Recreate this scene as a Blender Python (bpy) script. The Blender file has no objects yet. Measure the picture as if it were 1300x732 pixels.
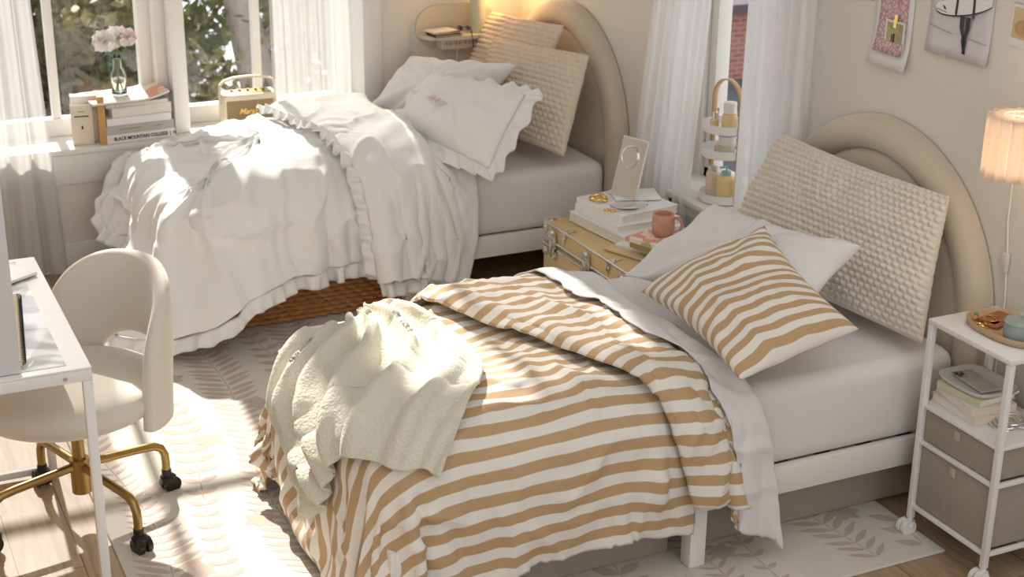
import bpy, bmesh, math, random
import numpy as np
from mathutils import Vector, Matrix, noise

sc = bpy.context.scene
COL = sc.collection
R = math.radians
PI = math.pi
random.seed(7)

# ------------------------------------------------------------------ camera
cam_d = bpy.data.cameras.new('camera')
cam = bpy.data.objects.new('camera', cam_d)
COL.objects.link(cam)
pitch, yaw, roll = R(20.7495), R(25.4496), R(.6595)
fwd = Vector((math.sin(yaw) * math.cos(pitch), math.cos(yaw) * math.cos(pitch), -math.sin(pitch)))
rt = Vector((math.cos(yaw), -math.sin(yaw), 0))
up = rt.cross(fwd)
rt2 = math.cos(roll) * rt + math.sin(roll) * up
up2 = -math.sin(roll) * rt + math.cos(roll) * up
m = Matrix((rt2, up2, -fwd)).transposed().to_4x4()
m.translation = Vector((0, 0, 2.2))
cam.matrix_world = m
cam_d.sensor_width = 36
cam_d.lens = 36 * 1934.59 / 1300
cam_d.clip_end = 200
cam_d.dof.use_dof = True
cam_d.dof.focus_distance = 4.1
cam_d.dof.aperture_fstop = 5.0
sc.camera = cam

# ------------------------------------------------------------------ light and exposure
sc.view_settings.view_transform = 'Standard'
sc.view_settings.look = 'None'
sc.view_settings.gamma = 1
sc.view_settings.exposure = 0.0
sc.view_settings.use_curve_mapping = False
SUN_DIR = Vector((-.06, -1, -.84)).normalized()
sd = bpy.data.lights.new('sun', 'SUN')
sd.energy = 9.6
sd.color = (1, .94, .85)
sd.angle = R(.9)
so = bpy.data.objects.new('sun', sd)
COL.objects.link(so)
so.rotation_euler = SUN_DIR.to_track_quat('-Z', 'Y').to_euler()
w = bpy.data.worlds.new('world')
sc.world = w
w.use_nodes = True
wn = w.node_tree.nodes
wl = w.node_tree.links
bg = wn['Background']
bg.inputs[1].default_value = 1.33
tc = wn.new('ShaderNodeTexCoord')
sx = wn.new('ShaderNodeSeparateXYZ')
rp = wn.new('ShaderNodeValToRGB')
rp.color_ramp.elements[0].position = 0.45
rp.color_ramp.elements[0].color = (.84, .86, .90, 1)
rp.color_ramp.elements[1].position = 1.0
rp.color_ramp.elements[1].color = (.88, .88, .88, 1)
wl.new(tc.outputs['Generated'], sx.inputs[0])
mr = wn.new('ShaderNodeMapRange')
mr.inputs[1].default_value = -1
wl.new(sx.outputs[2], mr.inputs[0])
wl.new(mr.outputs[0], rp.inputs[0])
wl.new(rp.outputs[0], bg.inputs[0])


# ------------------------------------------------------------------ materials
def M(name, rgb, rough=.6, metal=0, bump=None, spec=.5, trans=0, var=0, vscale=6, sheen=0, emit=None, ior=1.45, subs=0, coat=0, coords='Object'):
    ma = bpy.data.materials.new(name)
    ma.use_nodes = True
    nt = ma.node_tree
    b = nt.nodes['Principled BSDF']
    b.inputs['Base Color'].default_value = (*rgb, 1)
    b.inputs['Roughness'].default_value = rough
    b.inputs['Metallic'].default_value = metal
    b.inputs['Specular IOR Level'].default_value = spec
    b.inputs['Transmission Weight'].default_value = trans
    b.inputs['IOR'].default_value = ior
    b.inputs['Coat Weight'].default_value = coat
    if sheen:
        b.inputs['Sheen Weight'].default_value = sheen
        b.inputs['Sheen Roughness'].default_value = .4
    if subs:
        b.inputs['Subsurface Weight'].default_value = subs
        b.inputs['Subsurface Radius'].default_value = (.02, .015, .01)
    if emit:
        b.inputs['Emission Color'].default_value = (*emit[:3], 1)
        b.inputs['Emission Strength'].default_value = emit[3]
    co = nt.nodes.new('ShaderNodeTexCoord')
    if var:
        n = nt.nodes.new('ShaderNodeTexNoise')
        n.inputs['Scale'].default_value = vscale
        n.inputs['Detail'].default_value = 5
        mx = nt.nodes.new('ShaderNodeMix')
        mx.data_type = 'RGBA'
        mx.inputs[6].default_value = (*[c * (1 - var) for c in rgb], 1)
        mx.inputs[7].default_value = (*[min(1, c * (1 + var)) for c in rgb], 1)
        nt.links.new(co.outputs[coords], n.inputs['Vector'])
        nt.links.new(n.outputs[0], mx.inputs[0])
        nt.links.new(mx.outputs[2], b.inputs['Base Color'])
    if bump:
        n2 = nt.nodes.new('ShaderNodeTexNoise')
        n2.inputs['Scale'].default_value = bump[0]
        n2.inputs['Detail'].default_value = 4
        bp = nt.nodes.new('ShaderNodeBump')
        bp.inputs['Strength'].default_value = bump[1]
        bp.inputs['Distance'].default_value = bump[2] if len(bump) > 2 else .003
        nt.links.new(co.outputs[coords], n2.inputs['Vector'])
        nt.links.new(n2.outputs[0], bp.inputs['Height'])
        nt.links.new(bp.outputs[0], b.inputs['Normal'])
    return ma


def node(ma, t, **kw):
    n = ma.node_tree.nodes.new(t)
    for k, v in kw.items():
        setattr(n, k, v)
    return n


def link(ma, a, b):
    ma.node_tree.links.new(a, b)


WALL = M('wall_paint', (.75, .705, .63), .8, bump=(60, .1))
TRIM = M('white_trim', (.80, .78, .73), .45)
CEIL = M('ceiling_paint', (.8, .78, .74), .9)
WHITE_METAL = M('white_metal', (.82, .80, .77), .35)
FRAME_WOOD = M('white_lacquer', (.80, .77, .72), .4)
LINEN = M('white_cotton', (.84, .83, .81), .85, bump=(18, .35, .006), sheen=.2)
LINEN2 = M('white_sheet', (.74, .72, .72), .85, bump=(30, .3, .004), sheen=.2)
MATT = M('fitted_sheet', (.76, .73, .71), .85, bump=(25, .2, .004))
VELVET = M('beige_velvet', (.60, .51, .39), .8, sheen=.6, var=.06, vscale=9, bump=(200, .15))
CHAIRV = M('cream_velvet', (.70, .64, .55), .8, sheen=.6, var=.05, vscale=7, bump=(200, .15))
BRASS = M('brushed_brass', (.40, .27, .10), .36, 1)
BLACK = M('black_plastic', (.015, .013, .012), .3)
CHROME = M('chrome', (.75, .74, .72), .18, 1)
GOLD = M('gold', (.85, .55, .18), .22, 1)
SILVER = M('silver', (.8, .79, .77), .2, 1)
TRUNK = M('tan_vinyl', (.64, .47, .23), .45, var=.04, bump=(150, .15))
BOXF = M('greige_fabric', (.36, .315, .26), .9, bump=(400, .3, .002), var=.06, vscale=60)
PAPER = M('paper', (.82, .79, .72), .8)
PAGES = M('book_pages', (.78, .73, .63), .9, bump=(300, .3, .001))
WBOOK = M('white_cover', (.84, .82, .80), .45)
DARK = M('dark_ink', (.02, .02, .02), .6)
GLASS = M('clear_glass', (.97, .99, .98), .02, trans=1, ior=1.45)
ACR = M('clear_acrylic', (.95, .95, .95), .05, trans=1, ior=1.3)
KNIT = M('chunky_knit', (.74, .67, .57), .95, bump=(220, .4, .003), sheen=.3)
KNIT2 = M('chunky_knit_warm', (.74, .62, .49), .95, bump=(220, .4, .003), sheen=.3)
THROW = M('cream_boucle', (.71, .67, .55), .95, bump=(120, .9, .006), sheen=.4)
TERRA = M('pink_clay', (.62, .32, .22), .6, var=.25, vscale=30)
OAK = M('oak', (.52, .36, .21), .5, var=.12, vscale=12)
LEATHER = M('tan_leather', (.35, .12, .05), .5, bump=(200, .2))
TEALG = M('grey_green_glass', (.30, .36, .34), .12, coat=.6)
BAMBOO = M('bamboo', (.60, .38, .17), .45)
CERAM = M('grey_plastic', (.62, .62, .60), .5)


# ------------------------------------------------------------------ mesh helpers
def root_of(p):
    while p.parent:
        p = p.parent
    return p


def finish(name, me, mats, parent=None, smooth=True, auto=None):
    if not isinstance(mats, (list, tuple)):
        mats = [mats]
    for a in mats:
        me.materials.append(a)
    o = bpy.data.objects.new(name, me)
    COL.objects.link(o)
    if parent is not None:
        off = root_of(parent).location
        me.transform(Matrix.Translation(-off))
        o.parent = parent
    if smooth:
        me.polygons.foreach_set('use_smooth', [True] * len(me.polygons))
        if auto:
            try:
                me.set_sharp_from_angle(angle=R(auto))
            except Exception:
                pass
    me.update()
    return o


def thing(name, loc, label, cat, group=None):
    o = bpy.data.objects.new(name, None)
    o.empty_display_size = .05
    COL.objects.link(o)
    o.location = loc
    return tag(o, label, cat, group)


def tag(o, label=None, cat=None, group=None, kind=None):
    if label:
        o['label'] = label
    if cat:
        o['category'] = cat
    if group:
        o['group'] = group
    if kind:
        o['kind'] = kind
    return o


class MB:
    def __init__(s):
        s.bm = bmesh.new()
        s.mi = 0

    def _mark(s, f0):
        s.bm.faces.ensure_lookup_table()
        for f in s.bm.faces[f0:]:
            f.material_index = s.mi

    def box(s, c, size, rz=0, bev=0, seg=2, rot=None):
        f0 = len(s.bm.faces)
        r = rot if rot is not None else Matrix.Rotation(rz, 4, 'Z')
        t = bmesh.new()
        bmesh.ops.create_cube(t, size=1)
        bmesh.ops.scale(t, vec=size, verts=t.verts)
        if bev:
            bmesh.ops.bevel(t, geom=t.edges[:], offset=bev, segments=seg, affect='EDGES', profile=.5)
        bmesh.ops.transform(t, matrix=Matrix.Translation(c) @ r, verts=t.verts)
        me = bpy.data.meshes.new('t')
        t.to_mesh(me)
        t.free()
        s.bm.from_mesh(me)
        bpy.data.meshes.remove(me)
        s._mark(f0)
        return s

    def bx(s, x0, x1, y0, y1, z0, z1, bev=0, seg=2):
        return s.box(((x0 + x1) / 2, (y0 + y1) / 2, (z0 + z1) / 2), (x1 - x0, y1 - y0, z1 - z0), bev=bev, seg=seg)

    def cyl(s, p0, p1, r0, r1=None, n=20, caps=True):
        f0 = len(s.bm.faces)
        r1 = r0 if r1 is None else r1
        p0, p1 = Vector(p0), Vector(p1)
        q = (p1 - p0).to_track_quat('Z', 'Y').to_matrix().to_4x4()
        ret = bmesh.ops.create_cone(s.bm, cap_ends=caps, segments=n, radius1=r0, radius2=r1, depth=(p1 - p0).length)
        bmesh.ops.transform(s.bm, matrix=Matrix.Translation((p0 + p1) / 2) @ q, verts=ret['verts'])
        s._mark(f0)
        return s

    def tube(s, pts, r, n=10, closed=False, caps=True, flat=1.0):
        f0 = len(s.bm.faces)
        P = [Vector(p) for p in pts]
        rings = []
        k = len(P)
        prev = None
        for i in range(k):
            if closed:
                d = P[(i + 1) % k] - P[i - 1]
            else:
                d = P[min(i + 1, k - 1)] - P[max(i - 1, 0)]
            d.normalize()
            if prev is None:
                a = Vector((0, 0, 1)) if abs(d.z) < .9 else Vector((1, 0, 0))
            else:
                a = prev
            e1 = (a - d * a.dot(d)).normalized()
            e2 = d.cross(e1)
            prev = e1
            rr = r[i] if isinstance(r, (list, tuple)) else r
            rings.append([s.bm.verts.new(P[i] + e1 * rr * math.cos(2 * PI * j / n) + e2 * rr * flat * math.sin(2 * PI * j / n)) for j in range(n)])
        m_ = k if closed else k - 1
        for i in range(m_):
            A, B = rings[i], rings[(i + 1) % k]
            for j in range(n):
                s.bm.faces.new((A[j], A[(j + 1) % n], B[(j + 1) % n], B[j]))
        if caps and not closed:
            s.bm.faces.new(rings[0][::-1])
            s.bm.faces.new(rings[-1])
        s._mark(f0)
        return s

    def lathe(s, prof, c, n=32, axis=None, sx=1, sy=1):
        f0 = len(s.bm.faces)
        c = Vector(c)
        q = Vector(axis).to_track_quat('Z', 'Y').to_matrix() if axis else Matrix.Identity(3)
        rings = []
        for r, z in prof:
            if r < 1e-6:
                rings.append([s.bm.verts.new(c + q @ Vector((0, 0, z)))])
            else:
                rings.append([s.bm.verts.new(c + q @ Vector((sx * r * math.cos(2 * PI * j / n), sy * r * math.sin(2 * PI * j / n), z))) for j in range(n)])
        for A, B in zip(rings, rings[1:]):
            for j in range(n):
                a0, a1 = A[j % len(A)], A[(j + 1) % len(A)]
                b0, b1 = B[j % len(B)], B[(j + 1) % len(B)]
                vs = []
                for v in (a0, a1, b1, b0):
                    if v not in vs:
                        vs.append(v)
                if len(vs) > 2:
                    try:
                        s.bm.faces.new(vs)
                    except ValueError:
                        pass
        s._mark(f0)
        return s

    def poly(s, pts, ext=None):
        """flat polygon, optionally extruded along a vector"""
        f0 = len(s.bm.faces)
        V = [s.bm.verts.new(p) for p in pts]
        s.bm.faces.new(V)
        if ext is not None:
            W = [s.bm.verts.new(Vector(p) + Vector(ext)) for p in pts]
            s.bm.faces.new(W[::-1])
            k = len(V)
            for i in range(k):
                s.bm.faces.new((V[i], W[i], W[(i + 1) % k], V[(i + 1) % k]))
        s._mark(f0)
        return s

    def grid(s, P, closed_u=False):
        f0 = len(s.bm.faces)
        V = [[s.bm.verts.new(p) for p in row] for row in P]
        for j in range(len(V) - 1):
            n = len(V[j])
            for i in range(n if closed_u else n - 1):
                s.bm.faces.new((V[j][i], V[j][(i + 1) % n], V[j + 1][(i + 1) % n], V[j + 1][i]))
        s._mark(f0)
        return s

    def build(s, name, mats, parent=None, smooth=True, auto=35, fixn=True):
        if fixn:
            bmesh.ops.recalc_face_normals(s.bm, faces=s.bm.faces[:])
        me = bpy.data.meshes.new(name)
        s.bm.to_mesh(me)
        s.bm.free()
        return finish(name, me, mats, parent, smooth, auto)


def struct(o):
    o['kind'] = 'structure'
    return o


def text_mesh(txt, size, origin, xdir, ydir, mat, parent, name='lettering', ext=.0006, shear=0, align='LEFT', bold=0, sx=1):
    cu = bpy.data.curves.new('t', 'FONT')
    cu.body = txt
    cu.size = size
    cu.extrude = ext
    cu.shear = shear
    cu.align_x = align
    cu.offset = bold
    t = bpy.data.objects.new('t', cu)
    COL.objects.link(t)
    bpy.context.view_layer.update()
    me = bpy.data.meshes.new_from_object(t.evaluated_get(bpy.context.evaluated_depsgraph_get()))
    bpy.data.objects.remove(t)
    bpy.data.curves.remove(cu)
    X = Vector(xdir).normalized()
    Y = Vector(ydir).normalized()
    Z = X.cross(Y)
    mm = Matrix((X * sx, Y, Z)).transposed().to_4x4()
    mm.translation = Vector(origin)
    me.transform(mm)
    me.materials.clear()
    return finish(name, me, mat, parent, smooth=False)


# ------------------------------------------------------------------ the setting
X_W, Y_W = 2.96, 6.167
floorm = M('oak_floor', (.5, .38, .26), .42)
nt = floorm.node_tree
b = nt.nodes['Principled BSDF']
co = node(floorm, 'ShaderNodeTexCoord')
mp = node(floorm, 'ShaderNodeMapping')
mp.inputs['Rotation'].default_value = (0, 0, R(90))
br = node(floorm, 'ShaderNodeTexBrick')
br.inputs['Scale'].default_value = 1
br.inputs['Brick Width'].default_value = 1.1
br.inputs['Row Height'].default_value = .17
br.inputs['Mortar Size'].default_value = .0016
br.inputs['Color1'].default_value = (.52, .38, .25, 1)
br.inputs['Color2'].default_value = (.40, .28, .18, 1)
br.inputs['Mortar'].default_value = (.12, .08, .05, 1)
br.offset = .43
wv = node(floorm, 'ShaderNodeTexNoise')
wv.inputs['Scale'].default_value = 5
wv.inputs['Detail'].default_value = 8
wv.inputs['Distortion'].default_value = 1.6
mp2 = node(floorm, 'ShaderNodeMapping')
mp2.inputs['Scale'].default_value = (6, .55, 1)
mx = node(floorm, 'ShaderNodeMix', data_type='RGBA', blend_type='MULTIPLY')
mx.inputs[0].default_value = .65
cr = node(floorm, 'ShaderNodeValToRGB')
cr.color_ramp.elements[0].position = .35
cr.color_ramp.elements[0].color = (.62, .55, .48, 1)
cr.color_ramp.elements[1].position = .65
cr.color_ramp.elements[1].color = (1.1, 1.08, 1.05, 1)
link(floorm, co.outputs['Object'], mp.inputs[0])
link(floorm, mp.outputs[0], br.inputs[0])
link(floorm, co.outputs['Object'], mp2.inputs[0])
link(floorm, mp2.outputs[0], wv.inputs[0])
link(floorm, wv.outputs[0], cr.inputs[0])
link(floorm, br.outputs[0], mx.inputs[6])
link(floorm, cr.outputs[0], mx.inputs[7])
link(floorm, mx.outputs[2], b.inputs['Base Color'])
struct(MB().bx(-1.4, 3.2, -1.5, 6.45, -.06, 0).build('floor', floorm, smooth=False))
struct(MB().bx(-1.5, 3.3, 2.7, 6.6, 3.75, 3.85).build('ceiling', CEIL, smooth=False))
struct(MB().bx(-1.5, -1.4, -1.5, 6.6, 0, 3.75).build('wall_left', WALL, smooth=False))
# window wall: below the sill, beside and above the opening
wb = MB()
wb.bx(-1.4, 3.25, Y_W, 6.45, 0, .50)
wb.bx(2.29, 3.25, Y_W, 6.45, .50, 3.75)
wb.bx(-1.4, 2.29, Y_W, 6.45, 3.35, 3.75)
wb.bx(-1.4, -.5, Y_W, 6.45, .50, 3.35)
struct(wb.build('wall_back', WALL, smooth=False))
wr = MB()
WY0, WY1 = 4.05, 4.86
wr.bx(X_W, 3.2, -1.5, WY0, 0, 3.75)
wr.bx(X_W, 3.2, WY1, Y_W, 0, 3.75)
wr.bx(X_W, 3.2, WY0, WY1, 0, .50)
wr.bx(X_W, 3.2, WY0, WY1, 2.6, 3.75)
struct(wr.build('wall_right', WALL, smooth=False))
struct(MB().bx(-1.4, X_W, Y_W - .016, Y_W, 0, .125, bev=.004).build('baseboard_back', TRIM))
struct(MB().bx(X_W - .016, X_W, -1.5, Y_W - .016, 0, .125, bev=.004).build('baseboard_right', TRIM))
# sill board with apron
tr = MB()
tr.bx(-.5, 2.29, Y_W - .018, 6.40, .497, .522, bev=.004)
tr.bx(-.5, 2.29, Y_W - .012, Y_W, .375, .497, bev=.003)
struct(tr.build('trim_1', TRIM))
struct(MB().bx(2.205, 2.29, Y_W - .02, 6.40, .522, 3.35, bev=.004).build('trim_2', TRIM))
struct(MB().bx(2.29, 2.42, Y_W - .012, Y_W, .2, 3.6, bev=.004).build('trim_3', WALL))


def window(name, x0, x1, mull, y=6.40, zb=.522):
    fr = MB()
    fr.bx(x0, x0 + .055, y - .03, y + .03, zb, 3.35, bev=.004)
    fr.bx(x1 - .055, x1, y - .03, y + .03, zb, 3.35, bev=.004)
    fr.bx(x0, x1, y - .03, y + .03, zb, zb + .075, bev=.004)
    fr.bx(x0, x1, y - .03, y + .03, 3.28, 3.35, bev=.004)
    for a in mull:
        fr.bx(a, a + .036, y - .02, y + .02, zb, 3.35, bev=.004)
    fr.bx(x0, x1, y - .02, y + .02, 1.95, 1.99, bev=.004)
    o = struct(fr.build(name, TRIM))
    g = MB().bx(x0 + .05, x1 - .05, y - .003, y + .003, zb + .07, 3.29).build('pane', PANE, o)
    return o


PANE = M('window_glass', (1, 1, 1), .0, trans=1, ior=1.01, spec=.2)
pn = PANE.node_tree
tb = pn.nodes.new('ShaderNodeBsdfTransparent')
gb = pn.nodes.new('ShaderNodeBsdfGlossy')
gb.inputs['Roughness'].default_value = .02
ms = pn.nodes.new('ShaderNodeMixShader')
ms.inputs[0].default_value = .04
pn.links.new(tb.outputs[0], ms.inputs[1])
pn.links.new(gb.outputs[0], ms.inputs[2])
pn.links.new(ms.outputs[0], pn.nodes['Material Output'].inputs[0])
window('window_1', -.5, 1.345, [.30, .918])
window('window_2', 1.40, 2.21, [1.782])
struct(MB().bx(1.343, 1.402, 6.30, 6.44, .522, 3.35, bev=.006).bx(1.39, 1.455, Y_W + .06, 6.40, .522, 3.35, bev=.006).build('trim_4', TRIM))
# side window on the headboard wall
fr = MB()
fr.bx(3.10, 3.16, WY0, WY0 + .05, .5, 2.6, bev=.004)
fr.bx(3.08, 3.16, WY1 - .05, WY1, .5, 2.6, bev=.004)
fr.bx(3.10, 3.16, WY1 - .10, WY1 - .055, .5, 2.6, bev=.004)
fr.bx(3.10, 3.16, WY0, WY1, .5, .57, bev=.004)
fr.bx(3.10, 3.16, WY0, WY1, 2.54, 2.6, bev=.004)
w3 = struct(fr.build('window_3', TRIM))
MB().bx(3.127, 3.133, WY0 + .04, WY1 - .04, .56, 2.55).build('pane', PANE, w3)
struct(MB().bx(2.87, X_W, 3.90, 4.70, .505, .53, bev=.004).bx(X_W, 3.10, WY0 + .001, WY1 - .001, .5005, .53).build('trim_5', TRIM))
struct(MB().bx(X_W - .02, X_W + .01, WY0 - .07, WY0, .53, 2.67, bev=.004).bx(X_W - .02, X_W + .01, WY1, WY1 + .07, .53, 2.67, bev=.004)
       .bx(X_W - .02, X_W + .01, WY0 - .07, WY1 + .07, 2.6, 2.67, bev=.004).build('trim_6', TRIM))
struct(MB().bx(2.885, 2.90, 4.675, 4.70, .0, .505).bx(2.90, X_W, 4.675, 4.70, .46, .505).bx(2.885, 2.90, 4.2, 4.70, .465, .505).bx(2.90, 2.94, 3.95, 4.62, .0, .505).build('trim_7', TRIM))

# ------------------------------------------------------------------ outdoors
GROUND = M('pale_pavement', (.36, .41, .48), .8, var=.15, vscale=.5)
struct(MB().bx(-40, 60, 6.8, 90, -6.1, -6).build('ground', GROUND, smooth=False))


def leafmat(name, a, bcol, c):
    ma = M(name, a, .55)
    bs = ma.node_tree.nodes['Principled BSDF']
    oi = node(ma, 'ShaderNodeTexCoord')
    n = node(ma, 'ShaderNodeTexNoise')
    n.inputs['Scale'].default_value = 1.6
    n.inputs['Detail'].default_value = 6
    r_ = node(ma, 'ShaderNodeValToRGB')
    e = r_.color_ramp.elements
    e[0].position = .35
    e[0].color = (*a, 1)
    e[1].position = .68
    e[1].color = (*c, 1)
    q = e.new(.5)
    q.color = (*bcol, 1)
    link(ma, oi.outputs['Object'], n.inputs[0])
    link(ma, n.outputs[0], r_.inputs[0])
    link(ma, r_.outputs[0], bs.inputs['Base Color'])
    tr_ = node(ma, 'ShaderNodeBsdfTranslucent')
    link(ma, r_.outputs[0], tr_.inputs[0])
    mx_ = node(ma, 'ShaderNodeMixShader')
    mx_.inputs[0].default_value = .35
    link(ma, bs.outputs[0], mx_.inputs[1])
    link(ma, tr_.outputs[0], mx_.inputs[2])
    link(ma, mx_.outputs[0], ma.node_tree.nodes['Material Output'].inputs[0])
    return ma


LEAF1 = leafmat('olive_leaves', (.03, .035, .016), (.08, .085, .03), (.27, .25, .06))
LEAF2 = leafmat('yellow_green_leaves', (.05, .06, .02), (.14, .16, .045), (.38, .36, .10))
BARK = M('grey_bark', (.30, .26, .22), .9, var=.35, vscale=9, bump=(20, .8, .02))


def tree(base, crowns, label, leafm, trunk_pts, n_leaf, branches=(), lsize=.055, group=None):
    t = thing('tree', base, label, 'tree', group)
    tb_ = MB()
    tb_.tube([p[:3] for p in trunk_pts], [p[3] for p in trunk_pts], 12)
    for brp in branches:
        tb_.tube([p[:3] for p in brp], [p[3] for p in brp], 8)
    tb_.build('trunk', BARK, t)
    rng = np.random.default_rng(int(abs(base[0] * 100 + base[1] * 10)))
    V, Fc = [], []
    tot = sum(c[6] for c in crowns)
    for (cx, cy, cz, rx, ry, rz_, wt) in crowns:
        k = int(n_leaf * wt / tot)
        nb = max(6, k // 60)
        d = rng.normal(size=(nb, 3))
        d /= np.linalg.norm(d, axis=1)[:, None]
        cen = d * rng.uniform(.25, 1, (nb, 1)) ** .5 * np.array([rx, ry, rz_]) + np.array([cx, cy, cz])
        for i in range(k):
            c = cen[rng.integers(nb)] + rng.normal(size=3) * .16
            a = rng.normal(size=3)
            a /= np.linalg.norm(a)
            bb = np.cross(a, rng.normal(size=3))
            bb /= np.linalg.norm(bb)
            s_ = lsize * rng.uniform(.6, 1.4)
            q = len(V)
            V += [tuple(c - a * s_), tuple(c + bb * s_ * .5), tuple(c + a * s_), tuple(c - bb * s_ * .5)]
            Fc.append((q, q + 1, q + 2, q + 3))
    me = bpy.data.meshes.new('foliage')
    me.from_pydata(V, [], Fc)
    finish('foliage', me, leafm, t, smooth=False)
    return t


tree((.6, 11.2, -6), [(.9, 10.8, .1, 1.15, .9, .9, 3), (1.9, 11.6, -.7, 1.1, .8, .9, 2), (1.0, 11.6, -1.4, 1.5, .9, .8, 2), (1.3, 12.6, -.7, 1.7, .5, 1.1, 3)], 'dense olive green tree filling the left window pane', LEAF1,
     [(.6, 11.2, -6, .2), (.8, 11.3, -3, .17), (1.0, 11.4, -1.2, .12), (1.1, 11.3, .3, .06)], 42000,
     [[(.9, 11.35, -1.6, .07), (1.5, 11.2, -.9, .05), (2.0, 11.2, -.2, .02)]])
tree((3.2, 10.3, -6), [(2.85, 10.0, -.9, .35, .5, .75, 2), (3.75, 10.4, -.2, .35, .4, .9, 1.6), (2.62, 10.4, .25, .28, .4, .5, 1), (3.3, 10.2, .45, .45, .4, .22, .6)],
     'leafy tree with thick grey leaning trunk in the right window pane', LEAF2,
     [(3.2, 10.3, -6, .24), (3.2, 10.2, -3, .20), (3.02, 10.1, -1.2, .16), (2.86, 10.1, -.3, .13), (2.72, 10.1, .5, .11), (2.6, 10.1, 1.4, .08)], 4200,
     [[(2.80, 10.1, -.1, .05), (3.1, 10.2, .25, .035), (3.2, 10.2, .9, .02)],
      [(3.15, 10.15, -2.0, .08), (3.45, 10.3, -1.0, .08), (3.52, 10.3, -.2, .07), (3.35, 10.3, .5, .04), (3.2, 10.3, 1.0, .02)],
      [(2.86, 10.1, -.45, .03), (3.2, 10.0, -.32, .02), (3.45, 10.0, -.5, .012)],
      [(2.9, 10.1, -.55, .1), (2.6, 10.0, -.45, .09), (2.3, 9.9, -.5, .06)]], lsize=.05)
tree((-2.2, 15, -6), [(-1.0, 15, -.6, 2.2, 1, 1.9, 1)], 'shadowy tree farther back beyond the left curtain', LEAF1,
     [(-2.2, 15, -6, .25), (-1.8, 15, -3, .2), (-1.2, 15, 0, .1)], 5000, lsize=.09)
tree((4.6, 13.5, -6), [(4.7, 13.4, -.9, .9, .8, 1.6, 1)], 'dark green tree seen through the sheer curtain at right', LEAF1,
     [(4.6, 13.5, -6, .25), (4.6, 13.5, -2, .2), (4.7, 13.5, .4, .1)], 5000, lsize=.07)
tree((1.9, 20, -6), [(1.4, 20, -2.0, 2.4, 1.2, 1.7, 1)], 'far tree with yellowing leaves behind the nearest crown', LEAF2,
     [(1.9, 20, -6, .25), (1.9, 20, -2, .2), (2.0, 20, -.8, .1)], 7000, lsize=.1)

# brick building across the street
BRICK = M('red_brick', (.3, .12, .09), .9)
bb_ = node(BRICK, 'ShaderNodeTexBrick')
bb_.inputs['Scale'].default_value = 1
bb_.inputs['Brick Width'].default_value = .11
bb_.inputs['Row Height'].default_value = .042
bb_.inputs['Mortar Size'].default_value = .006
bb_.inputs['Color1'].default_value = (.30, .10, .08, 1)
bb_.inputs['Color2'].default_value = (.22, .07, .06, 1)
bb_.inputs['Mortar'].default_value = (.34, .21, .18, 1)
c2 = node(BRICK, 'ShaderNodeTexCoord')
s2 = node(BRICK, 'ShaderNodeSeparateXYZ')
k2 = node(BRICK, 'ShaderNodeCombineXYZ')
a2 = node(BRICK, 'ShaderNodeMath', operation='ADD')
link(BRICK, c2.outputs['Object'], s2.inputs[0])
link(BRICK, s2.outputs[0], a2.inputs[0])
link(BRICK, s2.outputs[1], a2.inputs[1])
link(BRICK, a2.outputs[0], k2.inputs[0])
link(BRICK, s2.outputs[2], k2.inputs[1])
link(BRICK, k2.outputs[0], bb_.inputs[0])
link(BRICK, bb_.outputs[0], BRICK.node_tree.nodes['Principled BSDF'].inputs['Base Color'])
bl = thing('brick_building', (9.5, 13, -6), 'red brick building outside the side window', 'building')
MB().bx(6.8, 12, 10.6, 17, -.68, -.11).build('brick_wall', BRICK, bl, smooth=False)
MB().bx(6.7, 12.1, 10.5, 17.1, -.11, -.03).build('roof_edge', M('dark_fascia', (.06, .04, .06), .6), bl, smooth=False)
MB().bx(6.78, 12, 10.58, 17, -.76, -.68).build('lintel_band', M('dark_band', (.05, .05, .07), .6), bl, smooth=False)
MB().bx(6.9, 12, 10.7, 17, -6, -.76).build('lower_storey', M('slate_glass', (.09, .10, .13), .4), bl, smooth=False)
#==CLOTH==
# ------------------------------------------------------------------ cloth
def nz(x, y, z=0):
    return noise.noise(Vector((x, y, z)))


def stripe_mat(name, per, axis=1, base=(.80, .76, .69), tan=(.50, .335, .18), off=0.0, rot=0):
    ma = M(name, base, .85, bump=(260, .25, .001), sheen=.15)
    bs = ma.node_tree.nodes['Principled BSDF']
    uv = node(ma, 'ShaderNodeUVMap')
    uv.uv_map = 'rest'
    mp_ = node(ma, 'ShaderNodeMapping')
    mp_.inputs['Rotation'].default_value = (0, 0, rot)
    sp = node(ma, 'ShaderNodeSeparateXYZ')
    d = node(ma, 'ShaderNodeMath', operation='MULTIPLY_ADD')
    d.inputs[1].default_value = 1 / per
    d.inputs[2].default_value = off + 50
    f = node(ma, 'ShaderNodeMath', operation='FRACT')
    r_ = node(ma, 'ShaderNodeValToRGB')
    r_.color_ramp.interpolation = 'LINEAR'
    e = r_.color_ramp.elements
    e[0].position = 0
    e[0].color = (*tan, 1)
    e[1].position = .46
    e[1].color = (*tan, 1)
    for p_, c_ in ((.50, base), (.96, base), (1.0, tan)):
        q = e.new(p_)
        q.color = (*c_, 1)
    link(ma, uv.outputs[0], mp_.inputs[0])
    link(ma, mp_.outputs[0], sp.inputs[0])
    link(ma, sp.outputs[axis], d.inputs[0])
    link(ma, d.outputs[0], f.inputs[0])
    link(ma, f.outputs[0], r_.inputs[0])
    link(ma, r_.outputs[0], bs.inputs['Base Color'])
    return ma


STRIPE = stripe_mat('tan_striped_cotton', .053)
STRIPE_P = stripe_mat('tan_striped_pillowcase', .050, axis=0)


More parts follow.
